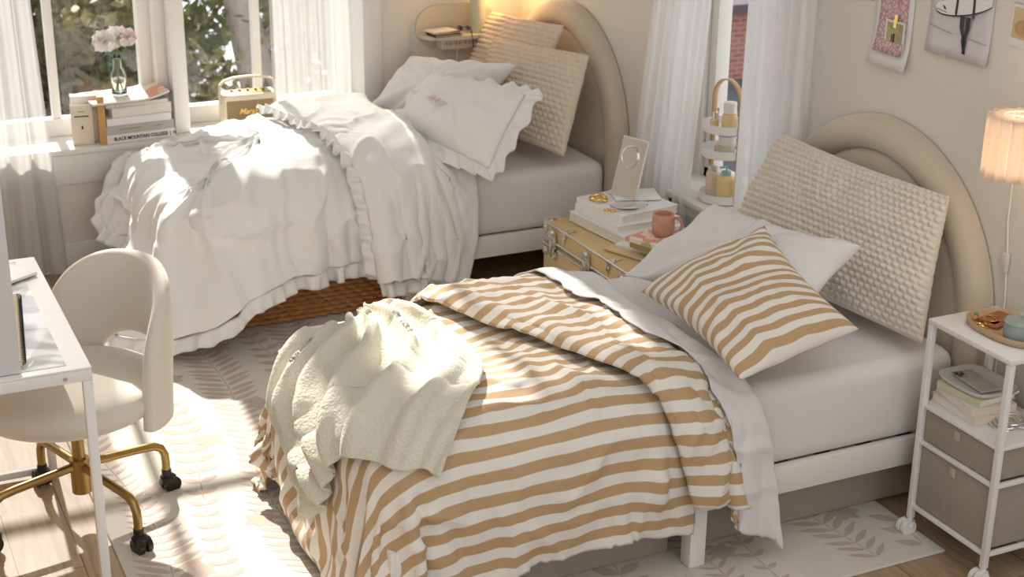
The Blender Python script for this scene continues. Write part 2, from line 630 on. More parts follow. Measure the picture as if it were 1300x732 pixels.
def gridmesh(name, P, UV=None):
    ny, nx = P.shape[:2]
    me = bpy.data.meshes.new(name)
    idx = np.arange(ny * nx).reshape(ny, nx)
    F = np.stack([idx[:-1, :-1], idx[:-1, 1:], idx[1:, 1:], idx[1:, :-1]], -1).reshape(-1, 4)
    me.from_pydata(P.reshape(-1, 3).tolist(), [], F.tolist())
    if UV is not None:
        l = me.uv_layers.new(name='rest')
        vi = np.zeros(len(me.loops), int)
        me.loops.foreach_get('vertex_index', vi)
        l.data.foreach_set('uv', UV.reshape(-1, 2)[vi].ravel())
    me.update()
    return me


def simulate(P, colliders, frames=40, shrink=-.05, bend=.5, mass=.3, dist=.008, outer=.01, tens=20, fric=25, selfc=False, air=1.5, pins=None):
    """let a cloth grid fall on the colliders and return where it comes to rest"""
    me = gridmesh('c', P)
    o = bpy.data.objects.new('c', me)
    COL.objects.link(o)
    cm = o.modifiers.new('c', 'CLOTH')
    s = cm.settings
    if pins is not None:
        vg = o.vertex_groups.new(name='pin')
        vg.add([int(k) for k in np.nonzero(pins.ravel())[0]], 1, 'REPLACE')
        s.vertex_group_mass = 'pin'
    s.quality = 6
    s.mass = mass
    s.tension_stiffness = tens
    s.compression_stiffness = tens * .7
    s.shear_stiffness = tens * .35
    s.bending_stiffness = bend
    s.tension_damping = 10
    s.compression_damping = 10
    s.shear_damping = 10
    s.air_damping = air
    s.shrink_min = shrink
    s.shrink_max = shrink
    cs = cm.collision_settings
    cs.distance_min = dist
    cs.collision_quality = 3
    cs.use_self_collision = selfc
    cs.self_distance_min = .006
    tmp = []
    for cme in colliders:
        c = bpy.data.objects.new('k', cme)
        COL.objects.link(c)
        c.modifiers.new('k', 'COLLISION')
        c.collision.thickness_outer = outer
        c.collision.cloth_friction = fric
        c.collision.damping = .5
        tmp.append(c)
    cm.point_cache.frame_start = 1
    cm.point_cache.frame_end = frames + 1
    for f in range(1, frames + 1):
        sc.frame_set(f)
    ev = o.evaluated_get(bpy.context.evaluated_depsgraph_get())
    m2 = bpy.data.meshes.new_from_object(ev)
    co_ = np.zeros(len(m2.vertices) * 3)
    m2.vertices.foreach_get('co', co_)
    bpy.data.meshes.remove(m2)
    bpy.data.objects.remove(o)
    bpy.data.meshes.remove(me)
    for c in tmp:
        bpy.data.objects.remove(c)
    sc.frame_set(1)
    return co_.reshape(P.shape)


def filling(x0, x1, y0, y1, z0, z1, bev, bump_, seed, foot=.0, sub=30):
    """the rounded, lumpy body of bedding that a cover lies on"""
    nx, ny = 60, 40
    rows = []
    b_ = bmesh.new()
    bmesh.ops.create_cube(b_, size=1)
    bmesh.ops.subdivide_edges(b_, edges=b_.edges[:], cuts=22, use_grid_fill=True)
    hx, hy, hz = (x1 - x0) / 2, (y1 - y0) / 2, (z1 - z0) / 2
    for v in b_.verts:
        p = Vector((v.co.x * 2 * hx, v.co.y * 2 * hy, v.co.z * 2 * hz))
        q = Vector((max(-hx + bev, min(hx - bev, p.x)), max(-hy + bev, min(hy - bev, p.y)), max(-hz, min(hz - bev, p.z))))
        d = p - q
        if d.length > bev:
            d *= bev / d.length
        p = q + d
        p += Vector(((x0 + x1) / 2, (y0 + y1) / 2, (z0 + z1) / 2))
        if v.co.z > -.1:
            k = bump_ * nz(p.x * 3.2 + seed, p.y * 3.2, p.z * 2)
            n = v.co.normalized()
            p += Vector((n.x * k * .6, n.y * k * .6, k if v.co.z > .3 else 0))
        if foot and v.co.z > 0:
            p.z -= foot * min(1, max(0, (x0 + .55 - p.x) / .55)) ** 1.6
        v.co = p
    me = bpy.data.meshes.new('f')
    b_.to_mesh(me)
    b_.free()
    return me


def plane_me(co_, quad):
    me = bpy.data.meshes.new('p')
    me.from_pydata(quad, [], [tuple(range(len(quad)))])
    return me


FLOORC = plane_me(0, [(-2, 0, 0), (5, 0, 0), (5, 7, 0), (-2, 7, 0)])


def normals(P):
    du = np.gradient(P, axis=1)
    dv = np.gradient(P, axis=0)
    n = np.cross(du, dv)
    return n / (np.linalg.norm(n, axis=2)[..., None] + 1e-9)


def smooth(P, k=1):
    for _ in range(k):
        Q = P.copy()
        Q[1:-1, 1:-1] = (P[1:-1, 1:-1] * 4 + P[:-2, 1:-1] + P[2:, 1:-1] + P[1:-1, :-2] + P[1:-1, 2:]) / 8
        P = Q
    return P


def sheet(x0f, x1f, y0, y1, nx, ny, zf):
    """flat starting grid; the x limits may vary with y"""
    P = np.zeros((ny, nx, 3))
    UV = np.zeros((ny, nx, 2))
    for j, y in enumerate(np.linspace(y0, y1, ny)):
        a, c = x0f(y), x1f(y)
        for i in range(nx):
            x = a + (c - a) * i / (nx - 1)
            P[j, i] = (x, y, zf(x, y))
            UV[j, i] = (x, y)
    return P, UV


def upsample(P):
    def one(Q):
        R_ = np.empty((Q.shape[0] * 2 - 1, *Q.shape[1:]))
        R_[::2] = Q
        R_[1::2] = (Q[:-1] + Q[1:]) / 2
        return R_
    return one(one(P).swapaxes(0, 1)).swapaxes(0, 1)


def cloth_obj(name, P, UV, mat, parent=None, thick=.004, sub=1, label=None, wr=0.0, su=7, sv=3, seed=0, up_=True, fine=.25):
    """lay the finer creases over a draped cloth: su, sv give how tightly they repeat along and across"""
    if up_:
        P, UV = smooth(upsample(P), 2), upsample(UV)
    P = P.copy()
    if wr:
        n = normals(P)
        for j in range(P.shape[0]):
            for i in range(P.shape[1]):
                u, v = UV[j, i]
                wx = u + .10 * nz(u * 2.3, v * 2.3, seed)
                wy = v + .14 * nz(u * 2.1 + 7, v * 2.1, seed)
                m_ = min(1, max(0, .55 + 1.4 * nz(u * 2.7, v * 2.7, seed + 20)))
                r1_ = max(0, 1 - abs(nz(wx * su, wy * sv, seed + 1)) * 3.2) ** 2
                r2_ = max(0, 1 - abs(nz(wx * sv * 1.3 + wy * su * .5, wy * su * .9 - wx * 2, seed + 2)) * 3.5) ** 2
                f_ = nz(wx * su * 3.1, wy * sv * 3.1, seed + 3)
                P[j, i] += n[j, i] * wr * (r1_ * m_ + .8 * r2_ * (1 - m_) + fine * f_)
    me = gridmesh(name, P, UV)
    o = finish(name, me, mat, parent)
    if thick:
        sm = o.modifiers.new('thickness', 'SOLIDIFY')
        sm.thickness = thick
        sm.offset = -1
    if sub:
        ss = o.modifiers.new('smooth', 'SUBSURF')
        ss.levels = sub
        ss.render_levels = sub
    return o


def ruffle(name, edge, inner, width, mat, parent, waves, amp=.012, seed=0, rows=5, ups=4, grow=1.5, droop=0):
    """a gathered frill growing out of an edge, away from the inner row"""
    E = np.asarray(edge)
    I = np.asarray(inner)
    t = np.arange(len(E))
    tt = np.linspace(0, len(E) - 1, len(E) * ups)
    E = np.stack([np.interp(tt, t, E[:, k]) for k in range(3)], 1)
    I = np.stack([np.interp(tt, t, I[:, k]) for k in range(3)], 1)
    D = E - I
    k = 9
    ker = np.ones(k) / k
    D = np.stack([np.convolve(np.pad(D[:, c], k // 2, mode='edge'), ker, 'valid') for c in range(3)], 1)
    D /= np.linalg.norm(D, axis=1)[:, None] + 1e-9
    T = np.gradient(E, axis=0)
    T /= np.linalg.norm(T, axis=1)[:, None] + 1e-9
    N = np.cross(T, D)
    N /= np.linalg.norm(N, axis=1)[:, None] + 1e-9
    s = np.concatenate([[0], np.cumsum(np.linalg.norm(np.diff(E, axis=0), axis=1))])
    P = np.zeros((rows + 1, len(E), 3))
    for r_ in range(rows + 1):
        f = r_ / rows
        for i in range(len(E)):
            ph = s[i] * waves * 2 * PI + 2.5 * nz(s[i] * 5 + seed, 0)
            wv_ = math.sin(ph) * (.6 + .8 * abs(nz(s[i] * 9, seed))) * amp * (f ** .7) * grow
            sid = math.cos(ph) * amp * .15 * f
            wd = width * f * (1 + .12 * nz(s[i] * 7, seed + 5))
            P[r_, i] = E[i] + D[i] * wd + N[i] * wv_ + T[i] * sid + np.array([0, 0, -droop * f])
    P[..., 2] = np.maximum(P[..., 2], .012)
    me = gridmesh(name, P)
    o = finish(name, me, mat, parent)
    sm = o.modifiers.new('thickness', 'SOLIDIFY')
    sm.thickness = .003
    return o


def body_from(P, thick=.03):
    """collider made from a draped cloth"""
    n = normals(P)
    sgn = 1 if n[P.shape[0] // 2, P.shape[1] // 2, 2] > 0 else -1
    return gridmesh('b', P + n * sgn * thick)


# --- near bed: striped duvet
fill_n = filling(1.13, 2.9, 3.07, 4.0, .0, .535, .13, .045, 3)
Pn, UVn = sheet(lambda y: .78, lambda y: 2.02, 2.78, 4.38, 82, 98, lambda x, y: .60 + .06 * nz(x * 9, y * 6))
Pn = simulate(Pn, [fill_n, FLOORC], 42, shrink=-.10, bend=.08, tens=30)
# folded-back end of the duvet
ef = lambda y: 2.03 - .46 * min(1, max(0, (y - 2.75) / 1.1))
eh = lambda y: 2.54 - .43 * min(1, max(0, (y - 2.75) / .55))
Pf, UVf = sheet(ef, eh, 2.80, 4.33, 34, 92, lambda x, y: .68 + .02 * nz(x * 7, y * 4))
bodyn = body_from(Pn, .012)
Pf = simulate(Pf, [bodyn, fill_n, FLOORC], 34, shrink=-.05, bend=.3)
# white sheet turned down over it: it follows the folded end and runs a little past it
fb = smooth(Pf, 3)
fn = smooth(normals(fb), 3)
if fn[45, 15, 2] < 0:
    fn = -fn
nsy, nsx = fb.shape[0], 26
Ps = np.zeros((nsy, nsx, 3))
UVs = np.zeros((nsy, nsx, 2))
for j in range(nsy):
    v = j / (nsy - 1)
    ta = .54 + .14 * v + .09 * nz(v * 7, 2.2) + .05 * nz(v * 19, 5)
    tz = 1.05 + .05 * nz(v * 6, 8)
    tdir = fb[j, -1] - fb[j, -5]
    tdir = tdir / (np.linalg.norm(tdir) + 1e-9)
    for i in range(nsx):
        t_ = ta + (tz - ta) * i / (nsx - 1)
        g_ = min(t_, 1) * (fb.shape[1] - 1)
        k_ = min(fb.shape[1] - 2, int(g_))
        q_ = fb[j, k_] * (1 - (g_ - k_)) + fb[j, k_ + 1] * (g_ - k_)
        n_ = fn[j, k_]
        lift = .034 * math.exp(-4.5 * t_) + .034 + .007 * nz(v * 30, t_ * 5)
        q_ = q_ + n_ * lift
        if t_ > 1:
            q_ = q_ + tdir * (t_ - 1) * .34 + np.array([0, 0, -(t_ - 1) * .25])
        Ps[j, i] = q_
        UVs[j, i] = (t_ * .3, v * 1.5)
# boucle throw, gathered and thrown over the foot end
nbx, nby = 140, 130
Pb = np.zeros((nby, nbx, 3))
UVb = np.zeros((nby, nbx, 2))
base_t = smooth(Pn, 10)
nrm_t = smooth(normals(base_t), 6)
if nrm_t[60, 60, 2] < 0:
    nrm_t = -nrm_t
X0_, X1_, Y0_, Y1_ = UVn[0, 0, 0], UVn[0, -1, 0], UVn[0, 0, 1], UVn[-1, 0, 1]


def on_cover(F, x, y):
    gy = min(F.shape[0] - 1.001, max(0, (y - Y0_) / (Y1_ - Y0_) * (F.shape[0] - 1)))
    gx = min(F.shape[1] - 1.001, max(0, (x - X0_) / (X1_ - X0_) * (F.shape[1] - 1)))
    j_, i_ = int(gy), int(gx)
    fy_, fx_ = gy - j_, gx - i_
    return (F[j_, i_] * (1 - fx_) + F[j_, i_ + 1] * fx_) * (1 - fy_) + (F[j_ + 1, i_] * (1 - fx_) + F[j_ + 1, i_ + 1] * fx_) * fy_


A, B_, C_, D_ = [np.array(p) for p in ((1.18, 3.74), (1.53, 3.85), (.93, 3.44), (1.34, 3.08))]
for j in range(nby):
    for i in range(nbx):
        u, v = i / (nbx - 1), j / (nby - 1)
        p = (A * (1 - u) + B_ * u) * (1 - v) + (C_ * (1 - u) + D_ * u) * v
        p = p + np.array([.17 * math.sin(PI * v) * u ** 1.5 - .03 * math.sin(PI * v) * (1 - u), .0])
        p = p + np.array([.012 * nz(u * 5, v * 5, 3), .02 * nz(u * 6, v * 3, 8) + (.03 * math.sin(u * 9) * (1 if v < .5 else -1) * abs(v - .5) * 2)])
        ph = (u + .42 * v + .08 * math.sin(v * 4 + .6)) * 40 + 4 * nz(u * 1.6, v * 1.8, 4)
        rdg = (.5 + .5 * math.sin(ph)) ** 2
        m_ = .65 + .7 * abs(nz(u * 2.2, v * 1.4, 17)) * 1.6
        edge_ = min(1, 7 * min(u, 1 - u), 9 * min(v, 1 - v))
        h = .020 + .046 * rdg * min(1.15, m_) * (.5 + .5 * edge_) * (1 - .6 * max(0, u - .6) * v) + .012 * (1 - edge_) * (1 - v) + .007 * nz(u * 9, v * 9, 2)
        q0_ = on_cover(base_t, *p)
        n_ = on_cover(nrm_t, *p)
        n_ = n_ / np.linalg.norm(n_)
        lat = .006 * math.cos(ph)
        Pb[j, i] = q0_ + n_ * h + np.array([lat, lat * .4, 0])
        UVb[j, i] = (u * .6, v * .9)

# --- far bed: white ruffled duvet
fill_f = filling(1.22, 2.9, 5.19, 6.08, .0, .585, .17, .05, 11, foot=.10)
def perimeter(x_head, x0, y0, y1, r, step=.0125):
    """points and outward directions round the covered edge of a bed: near side, foot, far side"""
    pts = []

    def seg(a_, c_, n):
        L = math.dist(a_, c_)
        for k in range(int(L / step)):
            f = k * step / L
            pts.append((a_[0] + (c_[0] - a_[0]) * f, a_[1] + (c_[1] - a_[1]) * f, n[0], n[1]))

    def arc(cx_, cy_, a0, a1):
        k_ = int(r * abs(a1 - a0) / step) + 6
        for k in range(k_):
            t_ = a0 + (a1 - a0) * k / k_
            pts.append((cx_ + r * math.cos(t_), cy_ + r * math.sin(t_), math.cos(t_), math.sin(t_)))
    seg((x_head, y0), (x0 + r, y0), (0, -1))
    arc(x0 + r, y0 + r, -PI / 2, -PI)
    seg((x0, y0 + r), (x0, y1 - r), (-1, 0))
    arc(x0 + r, y1 - r, PI, PI / 2)
    seg((x0 + r, y1), (x_head, y1), (0, 1))
    return pts


def hang_cover(x_head, x0, y0, y1, r, z0, rho, hem, flare, seed, droop=.155):
    """a full cover: flat middle, rounded shoulders, sides falling in gathered folds"""
    pp = perimeter(x_head, x0, y0, y1, r)
    NT_, NA, NH = 26, 9, 26
    P = np.zeros((NT_ + NA + NH, len(pp), 3))
    UV = np.zeros((NT_ + NA + NH, len(pp), 2))
    ym = (y0 + y1) / 2
    for c_, (px, py, nx_, ny_) in enumerate(pp):
        s_ = c_ * .0125
        corner = math.exp(-((px - x0) ** 2 + (py - y0) ** 2) / .028)
        foot_ = max(0, -nx_)
        far_ = max(0, ny_)
        ztop = lambda x, y: z0 + .035 * nz(x * 3.1 + seed, y * 3.1) + .02 * nz(x * 7 + seed, y * 7) - droop * min(1, max(0, (x0 + .6 - x) / .6)) ** 1.5
        sp_ = (max(px, x0 + .46), ym)
        ed = (px - nx_ * rho, py - ny_ * rho)
        fold = 1.5 * nz(s_ * 7.5 + seed, 1.3) + .9 * nz(s_ * 16, seed)
        zt_e = ztop(*ed)
        out_b = .03 + .018 * fold
        zh = hem[0] * (1 - foot_) * (1 - far_) + hem[2] * foot_ + hem[3] * far_
        zh = zh * (1 - corner) + hem[1] * corner
        zh += .02 * nz(s_ * 5, seed + 9)
        fl = (flare[0] * (1 - foot_) + flare[2] * foot_) * (1 - far_) + .0 * far_
        fl = fl * (1 - corner) + flare[1] * corner
        L_top = math.dist(sp_, ed)
        for q in range(NT_ + NA + NH):
            if q < NT_:
                t_ = q / NT_
                x_, y_ = sp_[0] + (ed[0] - sp_[0]) * t_, sp_[1] + (ed[1] - sp_[1]) * t_
                P[q, c_] = (x_, y_, ztop(x_, y_))
                UV[q, c_] = (s_, L_top * t_)
            elif q < NT_ + NA:
                ph_ = (q - NT_) / NA * PI / 2
                o_ = -rho + (rho + out_b) * math.sin(ph_)
                zz_ = zt_e - rho * (1 - math.cos(ph_))
                P[q, c_] = (px + nx_ * o_, py + ny_ * o_, zz_)
                UV[q, c_] = (s_, L_top + rho * ph_)
            else:
                d_ = (q - NT_ - NA + 0) / (NH - 1)
                D_ = (zt_e - rho) - zh
                amp_ = .018 + .044 * d_ * (1 + .8 * corner - .45 * foot_) * (1 - far_)
                o_ = .03 + amp_ * fold + fl * d_ ** 1.3
                y_ = py + ny_ * o_
                P[q, c_] = (px + nx_ * o_, min(y_, 6.115), zt_e - rho - D_ * d_)
                UV[q, c_] = (s_, L_top + rho * PI / 2 + D_ * d_)
    return smooth(P, 3), UV


Pw, UVw = hang_cover(2.1, 1.13, 5.19, 6.075, .16, .645, .17, (.235, .07, .26, .35), (.06, .24, .05), 11)
eg = lambda y: 1.86 - .14 * min(1, max(0, (y - 5.1) / .9))
ek = lambda y: 2.33 - .20 * min(1, max(0, (y - 5.0) / .9))
Pg, UVg = sheet(eg, ek, 4.86, 5.95, 34, 92, lambda x, y: .74 + .03 * nz(x * 6, y * 4 + 4))
Pg = simulate(Pg, [gridmesh('b', Pw), fill_f, FLOORC], 34, outer=.022, shrink=-.12, bend=.25)


def puff(P, d=.035, cols=7):
    n = normals(P)
    sgn = 1 if n[P.shape[0] // 2, P.shape[1] // 2, 2] > 0 else -1
    Q = P.copy()
    for i in range(P.shape[1]):
        Q[:, i] += sgn * n[:, i] * d * (1 - math.exp(-i / cols * 3)) * math.exp(-i / (cols * 4))
    return Q


duvet_n = thing('duvet', (1.6, 3.55, .5), 'tan and cream striped duvet spread over the nearer bed with its head end folded back', 'duvet')
cloth_obj('duvet_cover', smooth(Pn, 2), UVn, STRIPE, duvet_n, .006, 0, wr=.017, su=6, sv=4)
cloth_obj('folded_end', puff(Pf), UVf, STRIPE, duvet_n, .008, 0, wr=.014, su=7, sv=6, seed=5)
sh_n = cloth_obj('flat_sheet', Ps, UVs, LINEN2, None, .004, 0, wr=.007, su=8, sv=9)
tag(sh_n, 'pale lilac white top sheet turned down over the striped duvet', 'sheet')
th = cloth_obj('throw_blanket', Pb, UVb, THROW, None, .01, 0, wr=.006, su=7, sv=3, fine=.3)
tag(th, 'cream fuzzy throw blanket bunched across the foot of the striped bed', 'blanket')
duvet_f = thing('duvet', (1.6, 5.6, .5), 'white ruffled duvet heaped over the bed by the windows', 'duvet')
cloth_obj('duvet_cover', Pw, UVw, LINEN, duvet_f, .006, 0, wr=.030, su=7, sv=1.8, seed=2)
cloth_obj('folded_end', puff(Pg, .04), UVg, LINEN, duvet_f, .008, 0, wr=.018, su=8, sv=4, seed=8)
ruffle('ruffle', Pw[-1], Pw[-6], .06, LINEN, duvet_f, 13, seed=1)
ruffle('ruffle', Pg[0], Pg[4], .06, LINEN, duvet_f, 14, seed=3)
ruffle('ruffle', Pg[:, 0] + np.array([0, 0, .012]), Pg[:, 3], .05, LINEN, duvet_f, 15, amp=.018, seed=4)
#==OBJ==
# ------------------------------------------------------------------ beds
def headboard(yc, parent):
    r0, zc, zb, xw = .517, .552, .2, X_W - .004

    def path(s, d):
        L = zc - zb
        a = PI * r0
        tot = 2 * L + a
        q = s * tot
        if q < L:
            return (yc + (r0 - d), zb + q)
        if q < L + a:
            t = (q - L) / r0
            return (yc + (r0 - d) * math.cos(t), zc + (r0 - d) * math.sin(t))
        return (yc - (r0 - d), zc - (q - L - a))

    def grid_(ds, xs):
        P = []
        for d, x in zip(ds, xs):
            P.append([(xw - x, *path(i / 90, d)) for i in range(91)])
        return P
    n = 12
    ds = [.104 * i / n for i in range(n + 1)]
    xs = [.03 + .042 * math.sin(PI * i / n) ** .45 for i in range(n + 1)]
    MB().grid(grid_([0, 0] + ds, [0, .012] + xs)).build('outer_roll', VELVET, parent, auto=None)
    ds2 = [.1, .103, .108, .12, .15, .2, .3, .4, .5165]
    xs2 = [.02, .034, .044, .052, .056, .058, .058, .058, .058]
    MB().grid(grid_(ds2, xs2)).build('inner_panel', VELVET, parent, auto=None)


def bed(yc, label, group=None):
    y0, y1 = yc - .48, yc + .48
    t = thing('bed', (2.0, yc, 0), label, 'bed', group)
    MB().bx(1.15, 2.9, y0 - .005, y0 + .02, .178, .264, bev=.004).build('side_rail', FRAME_WOOD, t)
    MB().bx(1.15, 2.9, y1 - .02, y1 + .005, .178, .264, bev=.004).build('side_rail', FRAME_WOOD, t)
    MB().bx(1.14, 1.165, y0, y1, .178, .264, bev=.004).build('foot_rail', FRAME_WOOD, t)
    sl = MB()
    for i in range(12):
        sl.bx(1.2 + i * .145, 1.27 + i * .145, y0 + .01, y1 - .01, .235, .25)
    sl.build('slats', FRAME_WOOD, t)
    for x in (1.19, 2.03, 2.86):
        for y in (y0 + .02, y1 - .02):
            MB().box((x, y, .0945), (.05, .05, .169), bev=.004).build('leg', FRAME_WOOD, t)
    headboard(yc, t)
    mt = MB()
    mt.bx(1.18, 2.885, y0 + .005, y1 - .005, .255, .508, bev=.05, seg=6)
    mt.build('mattress', MATT, t, auto=None)
    return t


bed(3.55, 'nearer bed with arched beige velvet headboard, dressed in tan stripes')
bed(5.655, 'farther bed with arched beige velvet headboard, dressed in white ruffles')


def pillow(name, A, B, C, D, t, mat, nu=60, nv=44, pull=.03, wr=.006, knit=None, seed=0, parent=None, bulge=.5, sag=(0, 0, 0)):
    A, B, C, D = [np.array(p, float) for p in (A, B, C, D)]
    wU = np.linalg.norm(B - A)
    wV = np.linalg.norm(D - A)
    n0 = np.cross(B - A, D - A)
    n0 /= np.linalg.norm(n0)
    UV = np.zeros((nv, nu, 2))
    fr_, bk_ = np.zeros((nv, nu, 3)), np.zeros((nv, nu, 3))
    for j in range(nv):
        for i in range(nu):
            u, v = i / (nu - 1), j / (nv - 1)
            uu = u + pull * math.sin(PI * v) * (1 - 2 * u) * (1 - .3 * math.sin(PI * u))
            vv = v + pull * wU / wV * math.sin(PI * u) * (1 - 2 * v) * (1 - .3 * math.sin(PI * v))
            p = (A * (1 - uu) + B * uu) * (1 - vv) + (D * (1 - uu) + C * uu) * vv
            a = max(0, 1 - abs(2 * u - 1) ** 2.4)
            b = max(0, 1 - abs(2 * v - 1) ** 2.4)
            h = t / 2 * (a * b) ** bulge
            ed = min(1, 4 * (a * b) ** .5)
            rad = math.atan2((v - .5) * wV, (u - .5) * wU)
            crease = wr * ed * (1.3 * nz(rad * 3.2 + seed, seed, 1) * min(1, 2.4 * math.hypot(u - .5, v - .5)) * 1.4 + nz(u * wU * 9 + seed, v * wV * 9, 2) + .5 * (1 - 4 * abs(nz(u * wU * 5, v * wV * 7 + seed, 5))))
            kk = 0
            if knit:
                cu_, amp = knit
                q = v * wV / cu_
                r_ = int(q)
                kk = amp * math.sin(PI * (q - r_)) ** .8 * abs(math.sin(PI * (u * wU / (cu_ * 1.25) + .5 * (r_ % 2)))) ** .8 * (.35 + .65 * ed)
            sg = np.array(sag) * math.sin(PI * u) * v
            fr_[j, i] = p + n0 * (h + crease + kk) + sg
            bk_[j, i] = p - n0 * (h * .8 + crease * .3 - kk * .3) + sg
            UV[j, i] = (u * wU, v * wV)
    for e_ in (np.s_[0, :], np.s_[-1, :], np.s_[:, 0], np.s_[:, -1]):
        bk_[e_] = fr_[e_]
    me = gridmesh(name, fr_, UV)
    mb = gridmesh('x', bk_, UV)
    b_ = bmesh.new()
    b_.from_mesh(me)
    f0 = len(b_.faces)
    b_.from_mesh(mb)
    b_.faces.ensure_lookup_table()
    bmesh.ops.reverse_faces(b_, faces=b_.faces[f0:])
    bmesh.ops.remove_doubles(b_, verts=b_.verts, dist=1e-5)
    b_.to_mesh(me)
    b_.free()
    bpy.data.meshes.remove(mb)
    o = finish(name, me, mat, parent)
    return o, fr_, UV


k1, _, _ = pillow('knit_pillow', (2.60, 3.93, .55), (2.74, 3.07, .55), (2.84, 3.14, .95), (2.83, 3.94, .94), .20, KNIT, 320, 190, .012, .007, (.020, .013), 4)
tag(k1, 'large chunky knit oatmeal pillow leaning on the headboard of the striped bed', 'pillow')
p1, _, _ = pillow('pillow', (2.17, 3.78, .60), (2.33, 3.10, .64), (2.60, 3.20, .82), (2.47, 3.76, .80), .17, LINEN2, 90, 64, .05, .012, None, 9)
tag(p1, 'plain white pillow behind the striped pillow on the nearer bed', 'pillow')
p2, _, _ = pillow('striped_pillow', (2.12, 3.58, .625), (2.05, 2.95, .615), (2.47, 3.02, .66), (2.38, 3.36, .86), .19, STRIPE_P, 100, 76, .035, .009, None, 17)
tag(p2, 'tan and cream striped pillow leaning on the white pillow', 'pillow')

k2, _, _ = pillow('knit_pillow', (2.62, 6.09, .56), (2.66, 5.50, .56), (2.85, 5.52, 1.0), (2.80, 6.11, .96), .15, KNIT2, 180, 130, .012, .006, (.022, .013), 31)
tag(k2, 'chunky knit pillow in the wall corner, at the back of the white bed', 'pillow', 'knit pillows on the white bed')
k3, _, _ = pillow('knit_pillow', (2.54, 5.74, .565), (2.66, 5.13, .565), (2.82, 5.24, .935), (2.70, 5.86, .90), .17, KNIT2, 200, 140, .012, .006, (.022, .013), 22)
tag(k3, 'chunky knit pillow in front, behind the embroidered sham', 'pillow', 'knit pillows on the white bed')
k2['label'] = 'rearmost chunky knit pillow on the white bed, glowing under the corner lamp'
k3['label'] = 'front chunky knit pillow on the white bed, touching its velvet headboard'
p3, _, _ = pillow('pillow', (2.16, 6.0, .60), (2.40, 5.52, .60), (2.61, 5.46, .87), (2.39, 6.06, .80), .15, LINEN, 70, 54, .03, .012, None, 41)
tag(p3, 'plain white pillow behind the embroidered sham, nearest the back wall', 'pillow')
sham = thing('ruffled_sham', (2.3, 5.4, .6), 'white ruffled pillow sham embroidered ELLIE in pale pink', 'pillow')
shA, shB, shC, shD = (2.12, 5.56, .64), (2.27, 4.98, .60), (2.49, 5.13, .83), (2.37, 5.80, .77)
_, fr_, UV_ = pillow('sham_body', shA, shB, shC, shD, .19, LINEN, 70, 50, .02, .012, None, 53, sham)
rimE = np.concatenate([fr_[0, :], fr_[1:, -1], fr_[-1, ::-1][1:], fr_[::-1, 0][1:]])
cen = fr_.mean((0, 1))
inn = rimE + (cen - rimE) * .1
ruffle('ruffle', rimE, inn, .075, LINEN, sham, 11, amp=.014, seed=6, ups=4, rows=7)
nn = np.cross(np.array(shB) - shA, np.array(shD) - shA)
nn /= np.linalg.norm(nn)
ix, jx = 20, 15
o_ = fr_[jx, ix] + nn * .011
xd = fr_[jx - 2, ix + 16] - fr_[jx, ix]
yd = np.cross(nn, xd)
EMB = M('pink_thread', (.88, .74, .77), .7)
text_mesh('ELLIE', .045, o_, xd, yd, EMB, sham, 'embroidery', ext=.005, shear=.25)

# ------------------------------------------------------------------ rug
RUG = M('ivory_rug', (.66, .62, .54), .95, bump=(300, .5, .002), var=.05, vscale=4)
RUGP = M('rug_motif', (.52, .42, .36), .95, bump=(300, .5, .002), var=.1, vscale=4)
RX0, RX1, RY0, RY1 = .60, 2.72, 2.86, 5.30
rg = MB()
rg.bx(RX0, RX1, RY0, RY1, 0.0005, .009, bev=.003)
rg.mi = 1


def leaf(x, y, a, L, wd):
    ca, sa = math.cos(a), math.sin(a)
    pts = []
    prof = [(0, .0), (.2, .7), (.45, 1), (.75, .65), (1, 0)]
    for t, k in prof:
        pts.append((t * L, k * wd))
    for t, k in prof[-2:0:-1]:
        pts.append((t * L, -k * wd))
    q = [(x + px * ca - py * sa, y + px * sa + py * ca) for px, py in pts]
    if all(RX0 + .01 < a_ < RX1 - .01 and RY0 + .01 < b_ < RY1 - .01 for a_, b_ in q):
        rg.poly([(a_, b_, .0093 + .0006 * rr.random()) for a_, b_ in q])


rr = random.Random(3)
for col in range(10):
    bx_ = RX0 + .08 + col * .225
    y = RY0 + .05
    ph = rr.random() * 6
    kind = col % 2
    prev = None
    while y < RY1 - .05:
        x = bx_ + .05 * math.sin(y * 3.3 + ph)
        dx = .05 * 3.3 * math.cos(y * 3.3 + ph)
        a = math.atan2(1, dx)
        if prev:
            leaf(prev[0], prev[1], math.atan2(y - prev[1], x - prev[0]), math.hypot(x - prev[0], y - prev[1]) * 1.15, .0028)
        prev = (x, y)
        env = .55 + .45 * math.sin(y * 5 + ph * 2)
        L = (.11 if kind == 0 else .08) * (.5 + .6 * env)
        for s_ in (-1, 1):
            leaf(x, y, a + s_ * (.95 + .15 * rr.random()), L, L * (.12 if kind == 0 else .22))
        y += .042 if kind == 0 else .07
    for k in range(5):
        fx, fy = bx_ + .11, RY0 + .2 + k * .5 + .25 * kind + rr.random() * .1
        for q in range(6):
            leaf(fx, fy, q * PI / 3 + ph, .05, .017)
rug = rg.build('rug', [RUG, RUGP], smooth=False, fixn=True)
tag(rug, 'ivory rug with faded blush fern and flower pattern under both beds', 'rug')

